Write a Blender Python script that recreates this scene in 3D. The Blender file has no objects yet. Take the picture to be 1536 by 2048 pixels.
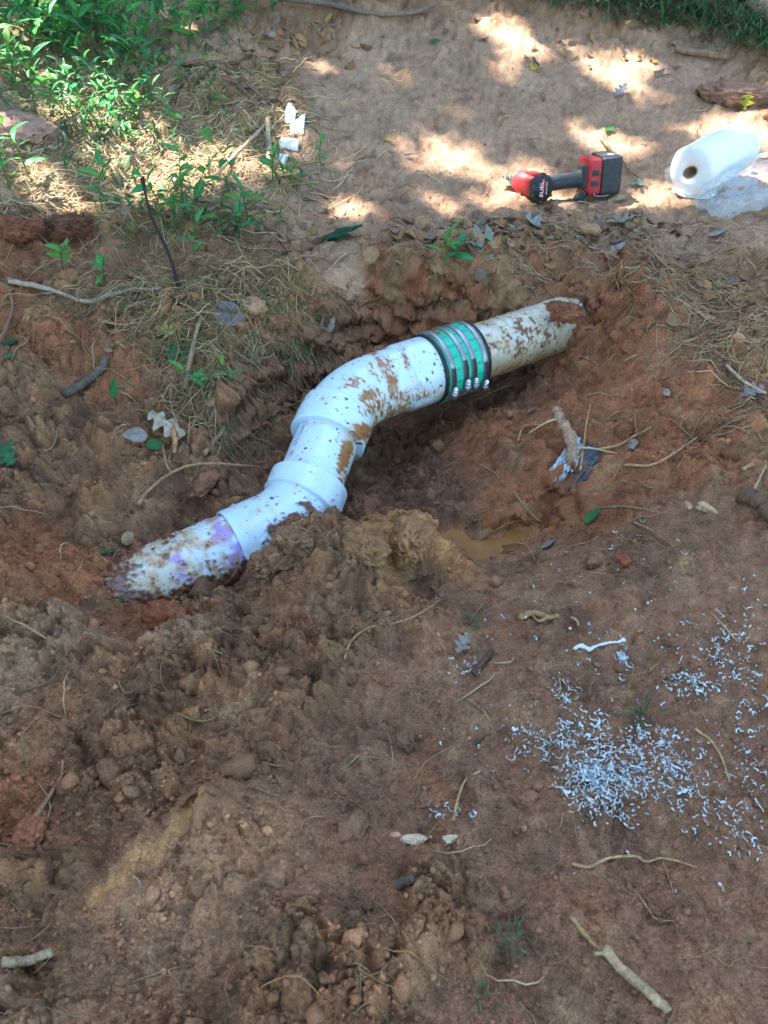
import bpy, math, random
import numpy as np
from mathutils import Vector, Matrix

random.seed(7)
RNG = np.random.default_rng(11)
C = bpy.context.scene.collection
PI = math.pi

# ------------------------------------------------------------------ camera
TH = math.radians(44.0)
CAMZ = 0.93
FPX = 1539.0
SC = bpy.context.scene
cam_d = bpy.data.cameras.new('camera')
cam = bpy.data.objects.new('camera', cam_d)
C.objects.link(cam)
cam.location = (0, 0, CAMZ)
cam.rotation_euler = (PI / 2 - TH, 0, 0)
cam_d.sensor_fit = 'VERTICAL'
cam_d.sensor_height = 34.6
cam_d.sensor_width = 25.95
cam_d.lens = 34.6 * FPX / 2048
cam_d.clip_start = 0.02
cam_d.clip_end = 400
cam_d.dof.use_dof = True
cam_d.dof.focus_distance = 1.45
cam_d.dof.aperture_fstop = 13.0
SC.camera = cam

# ------------------------------------------------------------------ light
SUN_AZ = math.atan2(-0.62, 0.60)
SUN_EL = math.radians(52)
SUN = Vector((math.sin(SUN_AZ) * math.cos(SUN_EL), math.cos(SUN_AZ) * math.cos(SUN_EL), math.sin(SUN_EL)))
world = bpy.data.worlds.new('World')
SC.world = world
world.use_nodes = True
wn = world.node_tree
for n in list(wn.nodes):
    wn.nodes.remove(n)
sky = wn.nodes.new('ShaderNodeTexSky')
sky.sky_type = 'NISHITA'
sky.sun_disc = False
sky.sun_elevation = SUN_EL
sky.sun_rotation = SUN_AZ
sky.air_density = 1.0
sky.dust_density = 1.5
sky.ozone_density = 0.6
bg = wn.nodes.new('ShaderNodeBackground')
bg.inputs[1].default_value = 0.15
wo = wn.nodes.new('ShaderNodeOutputWorld')
wb = wn.nodes.new('ShaderNodeVectorMath'); wb.operation = 'MULTIPLY'
wb.inputs[1].default_value = (0.94, 1.02, 1.03)
wn.links.new(sky.outputs[0], wb.inputs[0])
wn.links.new(wb.outputs[0], bg.inputs[0])
wn.links.new(bg.outputs[0], wo.inputs[0])
sl = bpy.data.lights.new('sun', 'SUN')
sl.energy = 3.9
sl.angle = math.radians(0.53)
sl.color = (1.0, 0.95, 0.89)
so = bpy.data.objects.new('sun', sl)
C.objects.link(so)
so.rotation_euler = SUN.to_track_quat('Z', 'Y').to_euler()
so.location = SUN * 30
SC.view_settings.view_transform = 'Standard'
SC.view_settings.look = 'None'
SC.view_settings.gamma = 1.0
SC.view_settings.use_curve_mapping = False
SC.view_settings.exposure = 3.15
SC.cycles.use_denoising = True
SC.cycles.max_bounces = 6
SC.cycles.diffuse_bounces = 2
SC.cycles.transparent_max_bounces = 12

# ------------------------------------------------------------------ pixel -> place helpers
ct, st = math.cos(TH), math.sin(TH)
def P(u, v, z=None, d=None):
    x = (u - 768) / FPX
    y = (1024 - v) / FPX
    dirv = np.array([x, ct + y * st, -st + y * ct])
    if d is None:
        d = (z - CAMZ) / dirv[2]
    return np.array([0, 0, CAMZ]) + d * dirv
def PROJ(p):
    p = np.asarray(p, float)
    X, Y, Z = p[..., 0], p[..., 1], p[..., 2] - CAMZ
    d = Y * ct - Z * st
    up = Y * st + Z * ct
    return 768 + FPX * X / d, 1024 - FPX * up / d, d

# ------------------------------------------------------------------ numpy noise
def _h(ix, iy, seed):
    a = (ix.astype(np.int64) * 374761393 + iy.astype(np.int64) * 668265263 + seed * 1442695041) & 0xffffffff
    a = ((a ^ (a >> 13)) * 1274126177) & 0xffffffff
    a = ((a ^ (a >> 16)) * 2246822519) & 0xffffffff
    a = a ^ (a >> 15)
    return (a & 0xffffff) / float(0x1000000)
def perlin(x, y, seed=0):
    x0 = np.floor(x); y0 = np.floor(y)
    fx = x - x0; fy = y - y0
    ix = x0.astype(np.int64); iy = y0.astype(np.int64)
    def g(dx, dy):
        a = _h(ix + dx, iy + dy, seed) * (2 * PI)
        return np.cos(a) * (fx - dx) + np.sin(a) * (fy - dy)
    ux = fx * fx * fx * (fx * (fx * 6 - 15) + 10)
    uy = fy * fy * fy * (fy * (fy * 6 - 15) + 10)
    n0 = g(0, 0) * (1 - ux) + g(1, 0) * ux
    n1 = g(0, 1) * (1 - ux) + g(1, 1) * ux
    return 1.5 * (n0 * (1 - uy) + n1 * uy)
def fbm(x, y, seed=0, o=4, g=0.5):
    s = 0; a = 1.0; f = 1.0
    for i in range(o):
        s = s + a * perlin(x * f + 13.7 * i, y * f - 7.1 * i, seed + i)
        a *= g; f *= 2.03
    return s
def worley(x, y, seed=0):
    ix = np.floor(x).astype(np.int64); iy = np.floor(y).astype(np.int64)
    f1 = np.full(x.shape, 9.0); f2 = np.full(x.shape, 9.0); cid = np.zeros(x.shape)
    for dx in (-1, 0, 1):
        for dy in (-1, 0, 1):
            jx = ix + dx; jy = iy + dy
            px = jx + _h(jx, jy, seed); py = jy + _h(jx, jy, seed + 101)
            d = np.hypot(px - x, py - y)
            r = _h(jx, jy, seed + 202)
            c = d < f1
            f2 = np.where(c, f1, np.minimum(f2, d))
            cid = np.where(c, r, cid)
            f1 = np.where(c, d, f1)
    return f1, f2, cid
def sstep(a, b, x):
    t = np.clip((x - a) / (b - a), 0, 1)
    return t * t * (3 - 2 * t)

# ------------------------------------------------------------------ materials
def new_mat(name):
    m = bpy.data.materials.new(name)
    m.use_nodes = True
    nt = m.node_tree
    for n in list(nt.nodes):
        nt.nodes.remove(n)
    out = nt.nodes.new('ShaderNodeOutputMaterial')
    b = nt.nodes.new('ShaderNodeBsdfPrincipled')
    nt.links.new(b.outputs[0], out.inputs[0])
    return m, nt, b, out
def N(nt, t, **kw):
    n = nt.nodes.new(t)
    for k, v in kw.items():
        if k.startswith('i_'):
            key = k[2:]
            n.inputs[int(key) if key.isdigit() else key.replace('_', ' ')].default_value = v
        else:
            setattr(n, k, v)
    return n
def noise_mult(nt, src, scale, lo, hi, detail=4, coord='Object'):
    """colour socket * a noise between lo and hi"""
    tc = N(nt, 'ShaderNodeTexCoord')
    nz = N(nt, 'ShaderNodeTexNoise', i_Scale=scale, i_Detail=detail, i_Roughness=0.65)
    nt.links.new(tc.outputs[coord], nz.inputs['Vector'])
    mr = N(nt, 'ShaderNodeMapRange', i_1=0.3, i_2=0.7, i_3=lo, i_4=hi)
    nt.links.new(nz.outputs[0], mr.inputs[0])
    mx = N(nt, 'ShaderNodeVectorMath', operation='SCALE')
    nt.links.new(src, mx.inputs[0])
    nt.links.new(mr.outputs[0], mx.inputs['Scale'])
    return mx.outputs[0], nz
def plain(name, col, rough=0.6, var=(0.8, 1.2), scale=60, bump=0.0, bscale=200, spec=0.4, metal=0.0, coord='Object'):
    m, nt, b, out = new_mat(name)
    rgb = N(nt, 'ShaderNodeRGB')
    rgb.outputs[0].default_value = (*col, 1)
    c, nz = noise_mult(nt, rgb.outputs[0], scale, var[0], var[1], coord=coord)
    nt.links.new(c, b.inputs['Base Color'])
    b.inputs['Roughness'].default_value = rough
    b.inputs['Specular IOR Level'].default_value = spec
    b.inputs['Metallic'].default_value = metal
    if bump > 0:
        tc = N(nt, 'ShaderNodeTexCoord')
        n2 = N(nt, 'ShaderNodeTexNoise', i_Scale=bscale, i_Detail=4.0)
        nt.links.new(tc.outputs[coord], n2.inputs['Vector'])
        bp = N(nt, 'ShaderNodeBump', i_Strength=0.6, i_Distance=bump)
        nt.links.new(n2.outputs[0], bp.inputs['Height'])
        nt.links.new(bp.outputs[0], b.inputs['Normal'])
    return m
def attr_mat(name, rough=0.9, spec=0.2, var=(0.8, 1.2), scale=300, bump=0.001, bscale=500, transl=0.0, wet_attr=False, coord='Object'):
    m, nt, b, out = new_mat(name)
    a = N(nt, 'ShaderNodeAttribute', attribute_name='Col')
    c, nz = noise_mult(nt, a.outputs['Color'], scale, var[0], var[1], coord=coord)
    nt.links.new(c, b.inputs['Base Color'])
    b.inputs['Roughness'].default_value = rough
    b.inputs['Specular IOR Level'].default_value = spec
    if wet_attr:
        mr = N(nt, 'ShaderNodeMapRange', i_3=rough, i_4=0.22)
        nt.links.new(a.outputs['Alpha'], mr.inputs[0])
        nt.links.new(mr.outputs[0], b.inputs['Roughness'])
        m2 = N(nt, 'ShaderNodeMapRange', i_3=spec, i_4=0.5)
        nt.links.new(a.outputs['Alpha'], m2.inputs[0])
        nt.links.new(m2.outputs[0], b.inputs['Specular IOR Level'])
    if bump > 0:
        tc = N(nt, 'ShaderNodeTexCoord')
        n2 = N(nt, 'ShaderNodeTexNoise', i_Scale=bscale, i_Detail=5.0, i_Roughness=0.7)
        nt.links.new(tc.outputs[coord], n2.inputs['Vector'])
        bp = N(nt, 'ShaderNodeBump', i_Strength=0.8, i_Distance=bump)
        nt.links.new(n2.outputs[0], bp.inputs['Height'])
        nt.links.new(bp.outputs[0], b.inputs['Normal'])
    if transl > 0:
        t = N(nt, 'ShaderNodeBsdfTranslucent')
        nt.links.new(c, t.inputs[0])
        mx = N(nt, 'ShaderNodeMixShader', i_0=transl)
        nt.links.new(b.outputs[0], mx.inputs[1])
        nt.links.new(t.outputs[0], mx.inputs[2])
        nt.links.new(mx.outputs[0], out.inputs[0])
    return m
M = {}
M['soil'] = attr_mat('soil', rough=0.92, spec=0.25, var=(0.45, 1.55), scale=420, bump=0.003, bscale=380, wet_attr=True)
M['crumb'] = attr_mat('soil_crumb', rough=0.92, spec=0.25, var=(0.55, 1.45), scale=420, bump=0.001, bscale=600, wet_attr=True)
M['straw'] = attr_mat('straw', rough=0.8, spec=0.25, var=(0.75, 1.2), scale=120, bump=0.0)
M['bark'] = attr_mat('bark', rough=0.85, spec=0.25, var=(0.55, 1.25), scale=220, bump=0.0012, bscale=300)
M['leaf_litter'] = attr_mat('leaf_litter', rough=0.7, spec=0.3, var=(0.7, 1.2), scale=90, bump=0.0006, bscale=160, transl=0.2)
M['green'] = attr_mat('green_leaf', rough=0.55, spec=0.3, var=(0.8, 1.2), scale=25, bump=0.0003, bscale=150, transl=0.42)
M['pvc'] = attr_mat('pvc', rough=0.26, spec=0.5, var=(0.97, 1.03), scale=60, bump=0.0002, bscale=60, wet_attr=False)
M['shaving'] = attr_mat('pvc_shaving', rough=0.45, spec=0.5, var=(0.9, 1.05), scale=80, bump=0.0, transl=0.2)
M['rubber'] = plain('rubber', (0.012, 0.012, 0.014), 0.5, (0.7, 1.6), 80, 0.0003, 400)
M['green_shield'] = attr_mat('green_shield', rough=0.38, spec=0.5, var=(0.85, 1.1), scale=40, bump=0.0)
M['steel'] = plain('clamp_steel', (0.34, 0.33, 0.36), 0.38, (0.75, 1.15), 90, 0.0001, 300, metal=0.75)
M['steel_dark'] = plain('slot_steel', (0.10, 0.095, 0.09), 0.5, (0.7, 1.3), 200, metal=0.5)
M['chrome'] = plain('bright_steel', (0.75, 0.75, 0.76), 0.16, (0.9, 1.1), 90, metal=1.0)
M['red_plastic'] = plain('red_plastic', (0.42, 0.025, 0.03), 0.45, (0.6, 1.15), 60, 0.0003, 300)
M['red_bright'] = plain('red_badge', (0.55, 0.03, 0.04), 0.4, (0.85, 1.1), 60)
M['black_plastic'] = plain('black_plastic', (0.022, 0.024, 0.027), 0.5, (0.7, 1.6), 70, 0.0003, 500)
M['grip'] = plain('grip_rubber', (0.028, 0.032, 0.037), 0.55, (0.7, 1.5), 90, 0.0004, 600)
M['gray_metal'] = plain('gray_metal', (0.22, 0.21, 0.2), 0.35, (0.7, 1.2), 90, metal=0.9)
M['white_print'] = plain('white_print', (0.75, 0.75, 0.75), 0.5, (0.95, 1.05))
M['red_print'] = plain('red_print', (0.6, 0.04, 0.12), 0.5, (0.8, 1.1), 200)
M['violet_print'] = plain('violet_print', (0.28, 0.2, 0.42), 0.5, (0.8, 1.1), 200)
M['paper'] = plain('paper', (0.78, 0.78, 0.77), 0.9, (0.94, 1.03), 60, 0.0006, 260, spec=0.1)
M['cardboard'] = plain('cardboard', (0.3, 0.2, 0.12), 0.9, (0.85, 1.1), 60)

# ------------------------------------------------------------------ mesh helpers
def mesh(name, V, F, mat=None, col=None, smooth=True):
    """V (n,3); F (m,3) or (m,4) int array, or a list of such arrays"""
    V = np.asarray(V, np.float32)
    Fs = F if isinstance(F, list) else [F]
    Fs = [np.asarray(f, np.int32) for f in Fs if len(f)]
    me = bpy.data.meshes.new(name)
    me.vertices.add(len(V))
    me.vertices.foreach_set('co', V.ravel())
    nl = sum(f.size for f in Fs); nf = sum(len(f) for f in Fs)
    me.loops.add(nl); me.polygons.add(nf)
    me.loops.foreach_set('vertex_index', np.concatenate([f.ravel() for f in Fs]))
    starts = []; o = 0
    for f in Fs:
        k = f.shape[1]
        starts.append(o + np.arange(len(f)) * k); o += f.size
    me.polygons.foreach_set('loop_start', np.concatenate(starts).astype(np.int32))
    me.update(calc_edges=True)
    me.validate()
    if smooth:
        me.polygons.foreach_set('use_smooth', np.ones(len(me.polygons), bool))
    if col is not None:
        col = np.asarray(col, np.float32)
        if col.ndim == 1:
            col = np.tile(col, (len(V), 1))
        if col.shape[1] == 3:
            col = np.hstack([col, np.zeros((len(col), 1), np.float32)])
        at = me.color_attributes.new('Col', 'FLOAT_COLOR', 'POINT')
        at.data.foreach_set('color', np.ascontiguousarray(col, np.float32).ravel())
    if mat:
        me.materials.append(mat)
    return me
def link(name, me, parent=None, loc=(0, 0, 0)):
    o = bpy.data.objects.new(name, me)
    C.objects.link(o)
    o.location = loc
    if parent is not None:
        o.parent = parent
    return o
def tag(o, label=None, cat=None, group=None, kind=None):
    if label: o['label'] = label
    if cat: o['category'] = cat
    if group: o['group'] = group
    if kind: o['kind'] = kind
    return o
def thing(name, label, cat, loc=(0, 0, 0), group=None):
    o = bpy.data.objects.new(name, None)
    C.objects.link(o)
    o.location = [float(a) for a in loc]
    o.empty_display_size = 0.02
    return tag(o, label, cat, group)
def part(name, V, F, mat, parent, col=None, smooth=True, label=None):
    """V in world space; parent is unrotated, possibly itself a child"""
    off = np.zeros(3); p = parent
    while p is not None:
        off = off + np.array(p.location); p = p.parent
    o = link(name, mesh(name, np.asarray(V, float) - off, F, mat, col, smooth), parent)
    if label: o['label'] = label
    return o
def solo(name, V, F, mat, label, cat, col=None, group=None, smooth=True, base=None):
    V = np.asarray(V, float)
    if base is None:
        base = np.array([V[:, 0].mean(), V[:, 1].mean(), V[:, 2].min()])
    o = link(name, mesh(name, V - base, F, mat, col, smooth), None, [float(a) for a in base])
    return tag(o, label, cat, group)
def grid_faces(nr, nc, wrap=False, off=0):
    r = np.arange(nr - 1)[:, None]; c = np.arange(nc if wrap else nc - 1)[None, :]
    c2 = (c + 1) % nc
    a = r * nc + c; b = r * nc + c2; d = (r + 1) * nc + c; e = (r + 1) * nc + c2
    return np.stack([a, b, e, d], -1).reshape(-1, 4) + off
def frames(pts):
    pts = np.asarray(pts, float)
    T = np.gradient(pts, axis=0)
    T /= np.linalg.norm(T, axis=1)[:, None] + 1e-12
    up = np.array([0, 0, 1.0])
    A = up - (T @ up)[:, None] * T
    bad = np.linalg.norm(A, axis=1) < 0.15
    if bad.any():
        al = np.array([0, 1.0, 0]); A2 = al - (T @ al)[:, None] * T
        A = A2 if bad.mean() > 0.3 else np.where(bad[:, None], A2, A)
    A /= np.linalg.norm(A, axis=1)[:, None]
    return T, A, np.cross(T, A)
def tube(pts, rad, n=8, cap=True, rough=0.0, seed=0):
    pts = np.asarray(pts, float); k = len(pts)
    rad = np.broadcast_to(np.asarray(rad, float), (k,))
    T, A, B = frames(pts)
    ph = np.linspace(0, 2 * PI, n, endpoint=False)
    R = rad[:, None] * np.ones((1, n))
    if rough > 0:
        i, j = np.meshgrid(np.arange(k), np.arange(n), indexing='ij')
        R = R * (1 + rough * (2 * _h(i // 1 + seed * 7, j, seed) - 1) * 0.7 + rough * (2 * _h(i + seed, i * 0, seed + 5) - 1))
    V = pts[:, None] + R[..., None] * (np.cos(ph)[None, :, None] * A[:, None] + np.sin(ph)[None, :, None] * B[:, None])
    V = V.reshape(-1, 3); F = [grid_faces(k, n, True)]
    if cap:
        V = np.vstack([V, pts[0], pts[-1]])
        c0, c1 = k * n, k * n + 1
        j = np.arange(n); j2 = (j + 1) % n
        F.append(np.vstack([np.stack([np.full(n, c0), j2, j], 1), np.stack([np.full(n, c1), (k - 1) * n + j, (k - 1) * n + j2], 1)]))
    return V, F
def join(*vf):
    """join (V, F) pairs into one"""
    Vs = []; tri = []; quad = []; o = 0
    for V, F in vf:
        V = np.asarray(V, float)
        for f in (F if isinstance(F, list) else [F]):
            f = np.asarray(f)
            if len(f) == 0: continue
            (tri if f.shape[1] == 3 else quad).append(f + o)
        Vs.append(V); o += len(V)
    F = []
    if quad: F.append(np.vstack(quad))
    if tri: F.append(np.vstack(tri))
    return np.vstack(Vs), F
def spline(pts, n):
    """Catmull-Rom through pts, n samples"""
    p = np.asarray(pts, float)
    if len(p) == 2:
        return p[0] + (p[1] - p[0]) * np.linspace(0, 1, n)[:, None]
    q = np.vstack([2 * p[0] - p[1], p, 2 * p[-1] - p[-2]])
    t = np.linspace(0, len(p) - 1 - 1e-9, n)
    i = np.floor(t).astype(int); f = (t - i)[:, None]
    a, b, c, d = q[i], q[i + 1], q[i + 2], q[i + 3]
    return 0.5 * (2 * b + (c - a) * f + (2 * a - 5 * b + 4 * c - d) * f ** 2 + (3 * b - a - 3 * c + d) * f ** 3)
def ico(sub):
    import bmesh
    bm = bmesh.new()
    bmesh.ops.create_icosphere(bm, subdivisions=sub, radius=1)
    V = np.array([v.co[:] for v in bm.verts]); F = np.array([[v.index for v in f.verts] for f in bm.faces])
    bm.free()
    return V, F
ICO1, ICO2, ICO3, ICO4, ICO5 = ico(1), ico(2), ico(3), ico(4), ico(5)
def chunk(seed, sub, amp=.25):
    """angular clod: a ball cut by random planes, then roughened"""
    V, F = sub
    r = np.random.default_rng(seed)
    V = V.copy() * np.array([1, r.uniform(.7, .95), r.uniform(.55, .8)])
    for _ in range(9):
        n = r.normal(0, 1, 3); n /= np.linalg.norm(n)
        d = r.uniform(.42, .72)
        V = V - np.maximum(0, V @ n - d)[:, None] * n
    V = V * 1.3
    return V * (1 + amp * .5 * noise3(V, 3.0, seed) - amp * .8 * np.abs(noise3(V, 6.0, seed + 3)) * (len(V) > 30))[:, None], F
def noise3(V, s, seed):
    return (perlin(V[:, 0] * s + V[:, 2] * s * 0.31, V[:, 1] * s + 3.1, seed) + perlin(V[:, 1] * s - V[:, 0] * s * 0.27, V[:, 2] * s + 9.2, seed + 1) + perlin(V[:, 2] * s + V[:, 1] * s * 0.3, V[:, 0] * s - 5.3, seed + 2)) * 0.6
def lump(seed, sub=ICO2, amp=0.35, facet=0.3):
    """billowed clod: rounded knobs with creases between them"""
    V, F = sub
    r = 1 + amp * .75 * noise3(V, 1.1, seed) - amp * .85 * np.abs(noise3(V, 2.3, seed + 9)) - amp * .5 * np.abs(noise3(V, 5.0, seed + 19))
    if len(V) > 600:
        r = r - amp * 0.34 * np.abs(noise3(V, 10, seed + 29))
    if len(V) > 2500:
        r = r - amp * 0.24 * np.abs(noise3(V, 21, seed + 39)) + amp * .08 * noise3(V, 45, seed + 49)
    return V * (r * (1 + amp * .5))[:, None], F

# ------------------------------------------------------------------ terrain: survey points (pixel, height, soil zone)
# zones: D dry trodden bank, L littered left bank, C crumbly brown heap, S smeared compact soil, R raw red clay, O ochre mud, Q dark wet pit, T tan heap, G under the plants
CP = '''
0 2048 .10 T;250 2048 .10 U;500 2048 .09 C;768 2048 .075 C;1000 2048 .065 S;1250 2048 .06 S;1536 2048 .06 S
0 1850 .125 C;130 1880 .10 C;250 1860 .115 U;420 1850 .12 U;330 1960 .108 U;430 1660 .135 U;300 1670 .062 C;205 1755 .075 C;500 1750 .125 U;360 1745 .128 U;270 1810 .122 U;560 1680 .10 U;600 1900 .10 C;760 1760 .082 S;900 1850 .07 C;1100 1800 .058 S;1300 1850 .055 S;1536 1850 .05 S
0 1650 .095 R;200 1600 .07 C;450 1520 .055 C;700 1600 .06 S;860 1640 .068 S;1000 1700 .052 S;1150 1640 .055 S;1300 1600 .05 S;1536 1600 .05 S
0 1400 .10 T;200 1350 .095 C;250 1450 .085 C;420 1350 .06 C;600 1350 .05 C;800 1350 .045 S;700 1470 .05 S;1000 1400 .045 S;1300 1400 .05 S;1536 1400 .055 S;1000 1530 .048 S
0 1230 .11 C;130 1225 .065 R;220 1245 .065 C;170 1300 .09 T;260 1250 .052 R;310 1250 .03 R;390 1240 -.012 C;480 1195 -.015 Q;560 1200 .03 C;515 1160 .015 C;600 1090 .06 C;560 1125 .045 T;700 1160 .035 T;640 1170 .045 C;760 1085 .035 O;830 1070 .04 O;780 1140 .03 O;865 1120 .02 O;890 1150 .0 O;830 1190 -.01 Q;930 1210 .015 S;380 1300 .03 T;700 1260 .045 C;560 1290 .045 C
905 1120 -.075 W;950 1120 -.07 W;930 1095 -.07 W;1000 1095 -.066 W;1075 1058 -.064 W;1030 1075 -.064 W;960 1060 -.045 Q;820 1030 -.05 Q;900 1030 -.045 Q;1000 1040 -.035 R;1060 1030 -.03 R;1060 1090 -.035 R;990 1130 -.03 S
690 1075 -.055 Q;750 1000 -.095 Q;850 950 -.085 Q;800 870 -.115 Q;950 870 -.05 R;900 1000 -.06 Q;700 980 -.075 Q;740 900 -.12 Q
950 800 -.065 Q;1050 760 -.03 Q;1150 720 .03 R;1000 900 -.03 R
1100 950 .0 R;1050 1010 -.03 R;1100 860 .012 R;1200 800 .045 R;1250 720 .085 R;1300 850 .07 R;1250 950 .05 R;1400 700 .12 L;1536 700 .135 L;1400 800 .1 R;1400 920 .08 R;1536 900 .1 L;1200 1030 .03 R;1400 1050 .065 S;1536 1030 .08 S;1110 1110 .005 S;1250 1130 .04 S;1400 1200 .055 S;1536 1200 .06 S;1010 1160 -.01 S;1100 1200 .03 S
1205 580 .105 R;1130 575 .113 R;1260 620 .145 R;1235 655 .10 R;1160 545 .15 L;1240 590 .15 R;1300 570 .155 L;1400 600 .15 L;1536 580 .16 L
700 545 .152 D;800 555 .15 L;900 555 .15 L;1000 560 .155 L;750 600 .10 R;700 690 .035 R;850 625 .085 R;930 600 .11 R;780 660 .05 R;640 600 .14 L
600 700 .07 C;570 790 .0 C;520 880 -.015 C;430 960 .015 C;520 930 -.03 Q;300 1010 .03 C;380 1050 -.005 Q;200 1090 .05 C;80 1135 .075 R;0 1110 .085 R;120 1155 .078 R;150 1200 .064 R;140 1222 .064 R;100 1000 .06 C;0 950 .09 C;200 930 .075 C;330 900 .07 C;400 860 .06 C;460 800 .07 C;440 720 .115 L;350 760 .11 C;350 680 .14 L;500 640 .15 L;560 650 .13 L;200 780 .115 R;0 780 .13 C;100 680 .15 R;150 600 .165 L;0 600 .175 R;350 600 .17 L;120 850 .09 C
0 470 .215 R;120 500 .195 R;250 500 .185 L;450 530 .165 L;560 560 .155 L;650 470 .17 D;900 470 .165 D;1150 470 .165 D;1400 480 .17 D;1536 480 .18 D
0 380 .25 G;200 400 .22 G;400 430 .195 G;0 250 .30 G;300 300 .25 G;600 330 .215 D;900 330 .2 D;1150 400 .165 D;1300 340 .19 D;1536 330 .2 D;500 200 .29 L;700 200 .28 D
0 100 .38 G;400 100 .36 G;768 110 .335 D;1100 150 .3 D;1400 150 .29 D;1536 150 .3 L;620 60 .37 L
0 0 .44 G;300 0 .43 G;768 0 .42 L;1150 0 .41 L;1536 0 .41 G
'''
cpx, cpz, cpk = [], [], []
for line in CP.strip().splitlines():
    for e in line.split(';'):
        u, v, z, k = e.split()
        p = P(float(u), float(v), float(z))
        cpx.append(p[:2]); cpz.append(float(z)); cpk.append(k)
for x, y, z, k in [(-3, 4.5, .75, 'G'), (3, 4.5, .7, 'G'), (0, 5, .78, 'G'), (0, 10, 1.5, 'G'), (-10, 10, 1.5, 'G'), (10, 10, 1.5, 'G'), (-4, 1.5, .3, 'G'), (4, 1.5, .25, 'D'), (-4, -2, .12, 'D'), (4, -2, .1, 'D'), (0, -2, .08, 'D'), (0, -.4, .08, 'S'), (-1, -.3, .1, 'C'), (1, -.3, .07, 'S'), (0, -9, .0, 'D'), (-20, 0, .6, 'G'), (20, 0, .3, 'G'), (0, 40, 4.5, 'G'), (-40, 40, 4.5, 'G'), (40, 40, 4.5, 'G'), (-1.3, .8, .12, 'C'), (1.4, .9, .1, 'S'), (-1.6, 1.5, .24, 'L'), (1.6, 1.6, .18, 'D'), (-2, 2.6, .4, 'G'), (2, 2.6, .34, 'D')]:
    cpx.append([x, y]); cpz.append(z); cpk.append(k)
cpx = np.array(cpx); cpz = np.array(cpz)
CEPS = 0.025
def _phi(r2): return np.sqrt(r2 + CEPS ** 2)
_D2 = ((cpx[:, None] - cpx[None]) ** 2).sum(-1)
_A = np.hstack([_phi(_D2) - 1e-3 * np.eye(len(cpx)), np.ones((len(cpx), 1)), cpx])
_A = np.vstack([_A, np.hstack([np.vstack([np.ones(len(cpx)), cpx.T]), np.zeros((3, 3))])])
_W = np.linalg.solve(_A, np.concatenate([cpz, np.zeros(3)]))
#            base colour           clod crack crumb litter wet  bumps
ZONE = {'D': ((.335, .250, .185), .22, .10, .50, .75, .00, .6),
        'L': ((.245, .158, .096), .50, .05, .80, 1.0, .00, 1.),
        'C': ((.205, .118, .066), 1.0, .00, 1.0, .12, .34, 1.),
        'S': ((.205, .126, .084), .28, .95, .36, .07, .10, .5),
        'R': ((.235, .108, .058), .60, .15, .70, .25, .08, .9),
        'O': ((.320, .180, .075), .60, .00, .45, .03, .60, .9),
        'Q': ((.125, .068, .042), .65, .00, .70, .08, .35, .9),
        'U': ((.275, .168, .102), .52, .10, .45, .05, .45, .8),
        'W': ((.330, .165, .062), .05, .00, .05, .00, .80, .1),
        'T': ((.315, .218, .138), .90, .00, .80, .08, .40, 1.),
        'G': ((.340, .265, .190), .35, .05, .60, 1.4, .00, .8)}  # G base lightened so the sun patch is partly in the colour
ZP = np.array([list(ZONE[k][0]) + list(ZONE[k][1:]) for k in cpk])
def base_fields(x, y):
    """smooth height and zone parameters at flat arrays x, y"""
    hz = np.empty(len(x)); par = np.empty((len(x), ZP.shape[1]))
    wx = x + 0.035 * fbm(x / .12, y / .12, 61, 3); wy = y + 0.035 * fbm(x / .12, y / .12, 71, 3)
    for a in range(0, len(x), 40000):
        s = slice(a, a + 40000)
        d2 = (x[s, None] - cpx[None, :, 0]) ** 2 + (y[s, None] - cpx[None, :, 1]) ** 2
        hz[s] = _phi(d2) @ _W[:len(cpx)] + _W[-3] + _W[-2] * x[s] + _W[-1] * y[s]
        d2 = (wx[s, None] - cpx[None, :, 0]) ** 2 + (wy[s, None] - cpx[None, :, 1]) ** 2
        w = 1.0 / (d2 + 2e-4) ** 2
        par[s] = (w @ ZP) / w.sum(1)[:, None]
    return hz, par
# slick of wet clay along the cut in the near heap
SLICK = np.array([P(u, v, z)[:2] for u, v, z in [(405, 1640, .095), (345, 1715, .085), (280, 1770, .08), (220, 1810, .085)]])
def seg_dist(x, y, poly):
    best = np.full(x.shape, 9.0)
    for a, b in zip(poly[:-1], poly[1:]):
        ab = b - a
        t = np.clip(((x - a[0]) * ab[0] + (y - a[1]) * ab[1]) / (ab @ ab), 0, 1)
        best = np.minimum(best, np.hypot(x - a[0] - t * ab[0], y - a[1] - t * ab[1]))
    return best
def dome(x, y, size, seed):
    f1, f2, c = worley(x / size, y / size, seed)
    R = 0.35 + 0.35 * c
    return np.sqrt(np.clip(1 - (f1 / R) ** 2, 0, 1)) * R * size * (0.35 + 0.65 * _frac(c * 17.3)), f2 - f1, c
SOIL_GAIN = np.array([1.06, .88, .73])
def _frac(a): return a - np.floor(a)
def wfun(y): return np.maximum(0.5 * (0.72 * y + 0.64) * 1.12, 0.30)
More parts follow.
